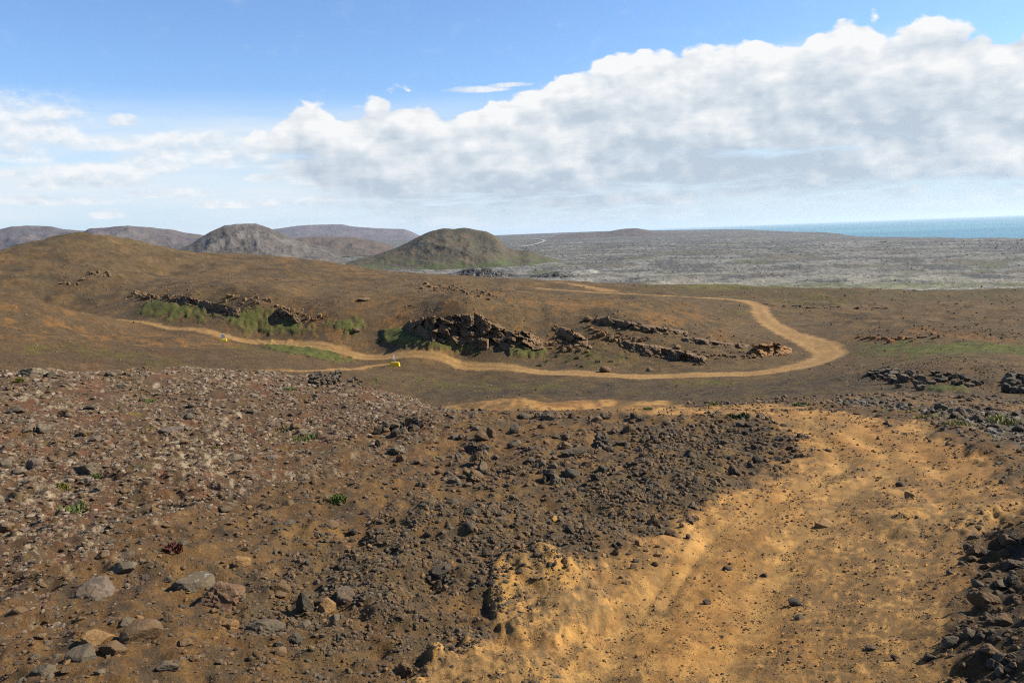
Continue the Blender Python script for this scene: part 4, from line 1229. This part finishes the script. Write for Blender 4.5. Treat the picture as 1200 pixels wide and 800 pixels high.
cliff('black overhang at the right end of the far left crags', [(322,368,364),(328,373,362),(338,376,365),(352,380,376)], (CD, CB), 5, .9, 1.6, 31, 6)
cliff('row of low black cliffs over the far left grass', [(200,350,346),(215,355,347),(235,359,352),(255,365,356),(272,368,360),(282,368,364)], (CD, CB), 5, .8, 1.8, 50, 12, 6)
crag('broken brown rock strip between the cliff and the diagonal crag', [(628,404),(640,404),(655,405),(668,410),(690,412)], (6, 6, 7, 5), 7, (CB, (136, 106, 70)), 26, seed=51, spread=8, sink=.35)
crag('broken brown rock strip between the two long ledges', [(690,386),(705,392),(720,398),(735,402),(725,390),(745,394)], (5, 6, 5, 5), 7, (CB, (136, 106, 70)), 26, seed=52, spread=9, sink=.35)
crag('low broken brown rocks at the end of the lower ledge', [(800,412),(830,416),(850,418),(870,414),(880,420)], (4, 5, 4, 4), 6, (CB, (136, 106, 70)), 22, seed=53, spread=7, sink=.35)
crag('short row of blocks between upper and lower ledge', [(738,402),(750,399),(762,397)], (6, 7, 5), 7, (CB,), 8, seed=27, spread=.6)
crag('broken dark crags in a row high on the far left slope', [(152,345),(165,347),(180,349),(200,350),(215,349)], (5, 6, 6, 6), 6, (CB, CD), 20, seed=30, spread=5)
crag('scattered orange-brown rocks above the far left grass', [(262,350),(290,352),(315,356),(340,364),(362,372),(385,374)], (5, 6, 5, 6, 5), 6, ((138, 104, 66), CB), 30, seed=32, spread=8)
crag('dark lava rocks on the slope past the track bend', [(1018,440),(1035,441),(1052,446),(1068,447),(1082,450)], (12, 16, 18, 18), 11, (GREY, BLACK, GREY), 40, lichen=.3, rows=2, seed=33, sink=.15)
crag('dark lava rocks trailing right from the large rocks', [(1090,446),(1105,444),(1118,446),(1135,448),(1150,448)], (12, 10, 14, 8), 9, (GREY, BLACK), 22, rows=2, lichen=.2, seed=34, spread=3, sink=.2)
crag('dark lava rocks cut by the right picture edge', [(1178,452),(1190,453),(1205,454)], (16, 20, 18), 10, (GREY, BLACK), 20, rows=2, lichen=.3, seed=35, sink=.2)
crag('small dark crags on the flank of the far left hill', [(72,330),(90,333),(105,323),(120,325),(130,320)], (4, 5, 4), 6, (CB, CD), 16, seed=36, spread=7)
crag('row of stones near the top of the far left ridge', [(2,288),(10,284),(22,282)], (4, 5, 3), 6, (CD,), 8, seed=37, spread=4)
crag('rough orange outcrops high above the cliff', [(490,335),(520,338),(550,345),(580,344)], (4, 5, 4), 6, ((140, 106, 68), CB), 22, seed=38, spread=10)
crag('pale orange outcrop bank under the green strip', [(1000,397),(1030,398),(1050,399),(1075,396),(1110,395)], (4, 6, 5, 4), 7, ((160, 112, 66), (130, 94, 60)), 18, seed=39, spread=4)
crag('low dark crag ledge left of the brown plain', [(895,358),(930,358),(960,361),(1000,360),(1040,360)], (2.5, 3, 3, 2), 8, (CB, CD), 14, seed=40, spread=4)
crag('jagged grey lava crag standing on the skyline of the left slope', [(362,447),(372,446),(382,447),(392,446),(397,446)], (13, 16, 16, 14), 8, (BLACK, GREY, GREY), 34, rows=2, lichen=.4, seed=41, sink=.1)
crag('smaller lava crag just right of the skyline crag', [(400,448),(408,447),(416,449),(422,451)], (7, 9, 8), 7, (GREY, BLACK), 14, rows=2, lichen=.5, seed=42, sink=.2)
crag('jagged black ridge of lava crossing the left slope', [(442,508),(455,503),(468,503),(480,497),(492,501)], (9, 10, 8, 13, 10), 9, (BLACK, BLACK, GREY), 22, lichen=.3, seed=43, sink=.15)
for (px, py, w_, h_, lb) in [(708,436,13,7,'lone brown boulder beside the valley road below the ledges'), (762,435,9,4,'pale flat stone beside the valley road'),
                             (689,377,9,6,'brown block left of the upper ledge'), (716,396,8,7,'square block between the two ledges'), (793,409,8,5,'tan block in the middle of the ledge slope'),
                             (418,391,10,5,'brown rock on the slope between two grass patches'), (425,353,14,4,'dark flat rock high above the far road')]:
    place_rock('boulder', px, py, w_, h_, CB, lb, 'boulder', None, 0, 3, .2, planes=9)

# small stones of the valley and the far slope
vm = sst(RG, 45, 60) * sst(RG, 330, 250) * (1 - m_road) * (1 - m_grass)
craggy = np.zeros(XG.shape)
for poly in ([(150,338),(270,345),(400,360),(400,378),(280,366),(150,352)], [(640,372),(820,384),(920,404),(900,425),(740,420),(640,410)], [(1000,430),(1220,432),(1220,465),(1000,460)],
             [(470,362),(600,368),(640,395),(600,400),(470,375)], [(480,330),(600,340),(600,352),(480,350)], [(1000,388),(1200,388),(1200,400),(1000,402)], [(60,315),(140,315),(140,340),(60,340)]):
    craggy = np.maximum(craggy, polymask(poly, .03, .04, .1, 95))
stone_mass('gravel', 18000, vm * np.clip(craggy + .10, 0, 1), (.6, 3.5), (CB, CD, (124, 96, 62), GREY), 'loose stones littering the far valley slope', 0, 45, 330, seed=8)

# ------------------------------------------------------------------ plants
def leaf_material(name, c):
    mt = bpy.data.materials.new(name); mt.use_nodes = True
    T = NT(mt.node_tree)
    pos = T.n('ShaderNodeNewGeometry').outputs['Position']
    n_ = T.noise(pos, 25.0, 3.0, .6)
    a = C(*c)
    col = T.mixc(T.sstep(n_, .35, .65), tuple(a * .75) + (1,), tuple(a * 1.25) + (1,))
    bs = T.n('ShaderNodeBsdfPrincipled', Base_Color=col, Roughness=.75)
    bs.inputs['Specular IOR Level'].default_value = .2
    o = T.n('ShaderNodeOutputMaterial')
    T.t.links.new(bs.outputs[0], o.inputs[0])
    return mt
LEAF = {'green': leaf_material('tuft_green', (100, 112, 54)), 'dark': leaf_material('tuft_dark', (74, 84, 44)), 'yellow': leaf_material('tuft_yellow', (150, 148, 78)),
        'moss': leaf_material('moss_olive', (112, 104, 40)), 'red': leaf_material('plant_red', (104, 62, 46))}
def tuft(name, px, py, wpx, hpx, kind, label, blades=150, group=None):
    P = surf(ZG, [px], [py])[0]
    d = float(np.linalg.norm(P))
    R_, H_ = wpx * d / FPX / 2, hpx * d / FPX
    rng = np.random.default_rng(int(px * 7 + py))
    V, F = [], []
    for i in range(blades):
        rr = R_ * math.sqrt(rng.uniform()); th = rng.uniform(0, 6.283)
        x, y = P[0] + rr * math.cos(th), P[1] + rr * math.sin(th)
        z = float(height_at(ZG, np.array([x]), np.array([y]))[0]) - .01
        h = H_ * rng.uniform(.5, 1.0) * (1 - .55 * (rr / R_) ** 2)
        dx, dy = rng.normal(0, .5, 2) * h
        w = H_ * rng.uniform(.05, .12); o_ = rng.uniform(0, 3.14)
        wx, wy = w * math.cos(o_), w * math.sin(o_)
        b = len(V)
        V += [(x - wx, y - wy, z), (x + wx, y + wy, z), (x + wx * .7 + dx * .5, y + wy * .7 + dy * .5, z + h * .7),
              (x - wx * .7 + dx * .5, y - wy * .7 + dy * .5, z + h * .7), (x + dx, y + dy, z + h)]
        F += [(b, b + 1, b + 2), (b, b + 2, b + 3), (b + 3, b + 2, b + 4)]
    V = np.array(V)
    V -= P
    o = obj(name, mesh_np(name, V, np.array(F), None, False), LEAF[kind])
    o.location = P
    return tag(o, label, name.replace('_', ' '), group)
for a in [('grass_tuft',85,600,30,9,'green','green grass tuft on the lower lichen slope near the left picture edge'), ('grass_tuft',396,586,20,10,'green','bright green tuft alone in the brown soil of the slope'),
          ('grass_tuft',356,517,34,8,'green','long flat green tuft on the lichen slope'), ('moss_cushion',332,503,22,5,'moss','olive moss cushion right of the middle of the lichen slope'),
          ('moss_cushion',256,526,20,5,'moss','olive moss cushion in the lower middle of the lichen slope'), ('moss_cushion',74,571,14,6,'moss','small olive moss cushion above the green tuft at left'),
          ('moss_cushion',112,560,12,7,'green','small green cushion beside the grey jagged rock'), ('moss_cushion',22,447,10,6,'moss','orange-olive moss cushion near the left skyline'),
          ('grass_tuft',176,471,16,5,'green','small green tuft high on the lichen slope'), ('grass_tuft',340,457,14,5,'green','green tuft just left of the skyline crag'),
          ('red_plant',203,644,18,12,'red','small dark red leafy plant on the lower slope'), ('shrub',871,490,15,9,'dark','dark green shrub on the skyline at the knoll tip'),
          ('shrub',858,489,12,6,'dark','low dark shrub left of the knoll tip shrub'), ('grass_tuft',836,475,16,6,'yellow','pale yellow-green tuft beyond the track left of the shrub'),
          ('shrub',939,475,20,6,'green','green shrub on the far edge of the track'), ('grass_tuft',759,480,10,5,'green','bright green tuft on the skyline where the knoll is highest'),
          ('grass_tuft',1172,492,34,8,'yellow','yellow-green grass clump at the far track edge toward the right picture edge'), ('grass_tuft',1124,497,30,7,'yellow','pale grass clump in the stony strip past the track'),
          ('grass_tuft',1084,490,22,5,'yellow','small pale grass clump left in the stony strip past the track'), ('grass_tuft',1190,497,20,5,'yellow','pale grass clump right of the yellow-green clump')]:
    tuft(*a)
SHRUB = ['right of the square grass patch', 'below the diagonal crag near the road', 'just under the foot of the diagonal crag', 'at the right foot of the diagonal crag',
         'between the diagonal crag and the lone roadside boulder', 'closest to the road below the diagonal crag', 'at the left foot of the diagonal crag', 'above the lone brown roadside boulder',
         'under the square grass patch', 'at the left end of the cliff foot grass', 'left of the cliff near a brown rock', 'between the cliff foot grass and the road', 'beside the road below the square grass patch']
for k, (px, py) in enumerate([(652,418),(664,424),(676,420),(690,417),(700,424),(682,430),(668,412),(716,424),(640,424),(445,400),(412,388),(560,415),(632,429)]):
    tuft('shrub', px, py, 7, 4, 'dark', 'tiny dark green shrub ' + SHRUB[k], 40, 'tiny shrubs on the far slope')

# ------------------------------------------------------------------ road markers by the valley road
def plain(name, c, rough=.6, metal=0.0):
    mt = bpy.data.materials.new(name); mt.use_nodes = True
    T = NT(mt.node_tree)
    tc = T.n('ShaderNodeTexCoord').outputs['Object']
    n_ = T.noise(tc, 6.0, 5.0, .6)
    a = C(*c)
    col = T.mixc(T.sstep(n_, .4, .75), tuple(a * 1.2) + (1,), tuple(a * .9) + (1,))
    bs = T.n('ShaderNodeBsdfPrincipled', Base_Color=col, Roughness=rough, Metallic=metal)
    o = T.n('ShaderNodeOutputMaterial'); T.t.links.new(bs.outputs[0], o.inputs[0])
    return mt
YEL, ALU, WHT = plain('yellow_paint', (250, 208, 30)), plain('zinc_post', (190, 192, 194), .45, .3), plain('white_paint', (240, 238, 230))
def bm_obj(name, fn, mat, parent):
    bm = bmesh.new(); fn(bm)
    me = bpy.data.meshes.new(name); bm.to_mesh(me); bm.free()
    return obj(name, me, mat, parent)
def frustum(bm, w, d, h, tw, td, z0=0):
    v = [bm.verts.new((sx * a, sy * b, z)) for z, a, b in ((z0, w / 2, d / 2), (z0 + h, tw / 2, td / 2)) for sx, sy in ((-1, -1), (1, -1), (1, 1), (-1, 1))]
    bm.faces.new(v[3::-1]); bm.faces.new(v[4:])
    for i in range(4):
        j = (i + 1) % 4
        bm.faces.new((v[i], v[j], v[4 + j], v[4 + i]))
    bmesh.ops.bevel(bm, geom=bm.edges[:], offset=min(w, d, h) * .10, segments=2, affect='EDGES')
def cyl(bm, r, h, z0, seg=16):
    bmesh.ops.create_cone(bm, cap_ends=True, segments=seg, radius1=r, radius2=r, depth=h, matrix=Matrix.Translation((0, 0, z0 + h / 2)))
def marker(px, py, w, h, post, plate, label, turn):
    P = surf(ZG, [px], [py])[0]
    root = bpy.data.objects.new('road_marker', None); COL.objects.link(root)
    root.location = (P[0], P[1], P[2] - .04); root.rotation_euler = (0, 0, turn)
    tag(root, label, 'road marker')
    bm_obj('base', lambda bm: frustum(bm, w, w * .42, h, w * .86, w * .26), YEL, root)
    bm_obj('post', lambda bm: cyl(bm, .05, post, h - .02), ALU, root)
    bm_obj('post_cap', lambda bm: cyl(bm, .06, .04, h + post - .02), ALU, root)
    if plate == 'edge':
        o = bm_obj('sign_plate', lambda bm: frustum(bm, .035, .62, .55, .035, .62, h + post - .62), ALU, root)
        o.location = (-.09, 0, 0)
    else:
        bm = bmesh.new()
        bmesh.ops.create_cone(bm, cap_ends=True, segments=28, radius1=.36, radius2=.36, depth=.04,
                              matrix=Matrix.Translation((0, -.08, h + post - .38)) @ Matrix.Rotation(math.pi / 2, 4, 'X'))
        me = bpy.data.meshes.new('sign_plate'); bm.to_mesh(me); bm.free()
        obj('sign_plate', me, WHT, root)
    bm_obj('bracket', lambda bm: frustum(bm, .16, .10, .05, .16, .10, h + post - .40), ALU, root)
marker(463, 429, 1.42, .62, 1.05, 'edge', 'yellow marker block with a thin grey post where the side track meets the road', -.12)
marker(262, 399.5, 1.15, .42, .85, 'disc', 'small yellow marker block with a round white plate beside the far road', .1)

# ------------------------------------------------------------------ air
def build_haze():
    bm = bmesh.new()
    bmesh.ops.create_cube(bm, size=1.0)
    me = bpy.data.meshes.new('haze'); bm.to_mesh(me); bm.free()
    mt = bpy.data.materials.new('haze_air'); mt.use_nodes = True
    T = NT(mt.node_tree)
    v = T.n('ShaderNodeVolumePrincipled', Density=HAZE)
    v.inputs['Color'].default_value = (.70, .86, 1.0, 1)
    v.inputs['Anisotropy'].default_value = .2
    o_ = T.n('ShaderNodeOutputMaterial'); T.t.links.new(v.outputs[0], o_.inputs['Volume'])
    o = obj('haze', me, mt)
    o.scale = (190000, 190000, 480); o.location = (0, 0, 70)
    tag(o, 'thin blue air over the far hills and sea', 'haze', None, 'stuff')
HAZE = 2.2e-5
build_haze()

# turf lumps on the green patches
gm = np.clip(sum(GR[k] for k in 'abcdefh') + .35 * GR['g'] + .25 * m_olive * sst(RG, 60, 90), 0, 1)
stone_mass('turf', 16000, gm * sst(RG, 50, 60), (.6, 1.8), ((98, 106, 50), (86, 95, 44), (110, 112, 58), (78, 86, 41)), 'lumpy short turf on the green patches of the far slope', 0, 55, 230, expo=2.0, flat=(.35, .6), seed=40, smax=.3)
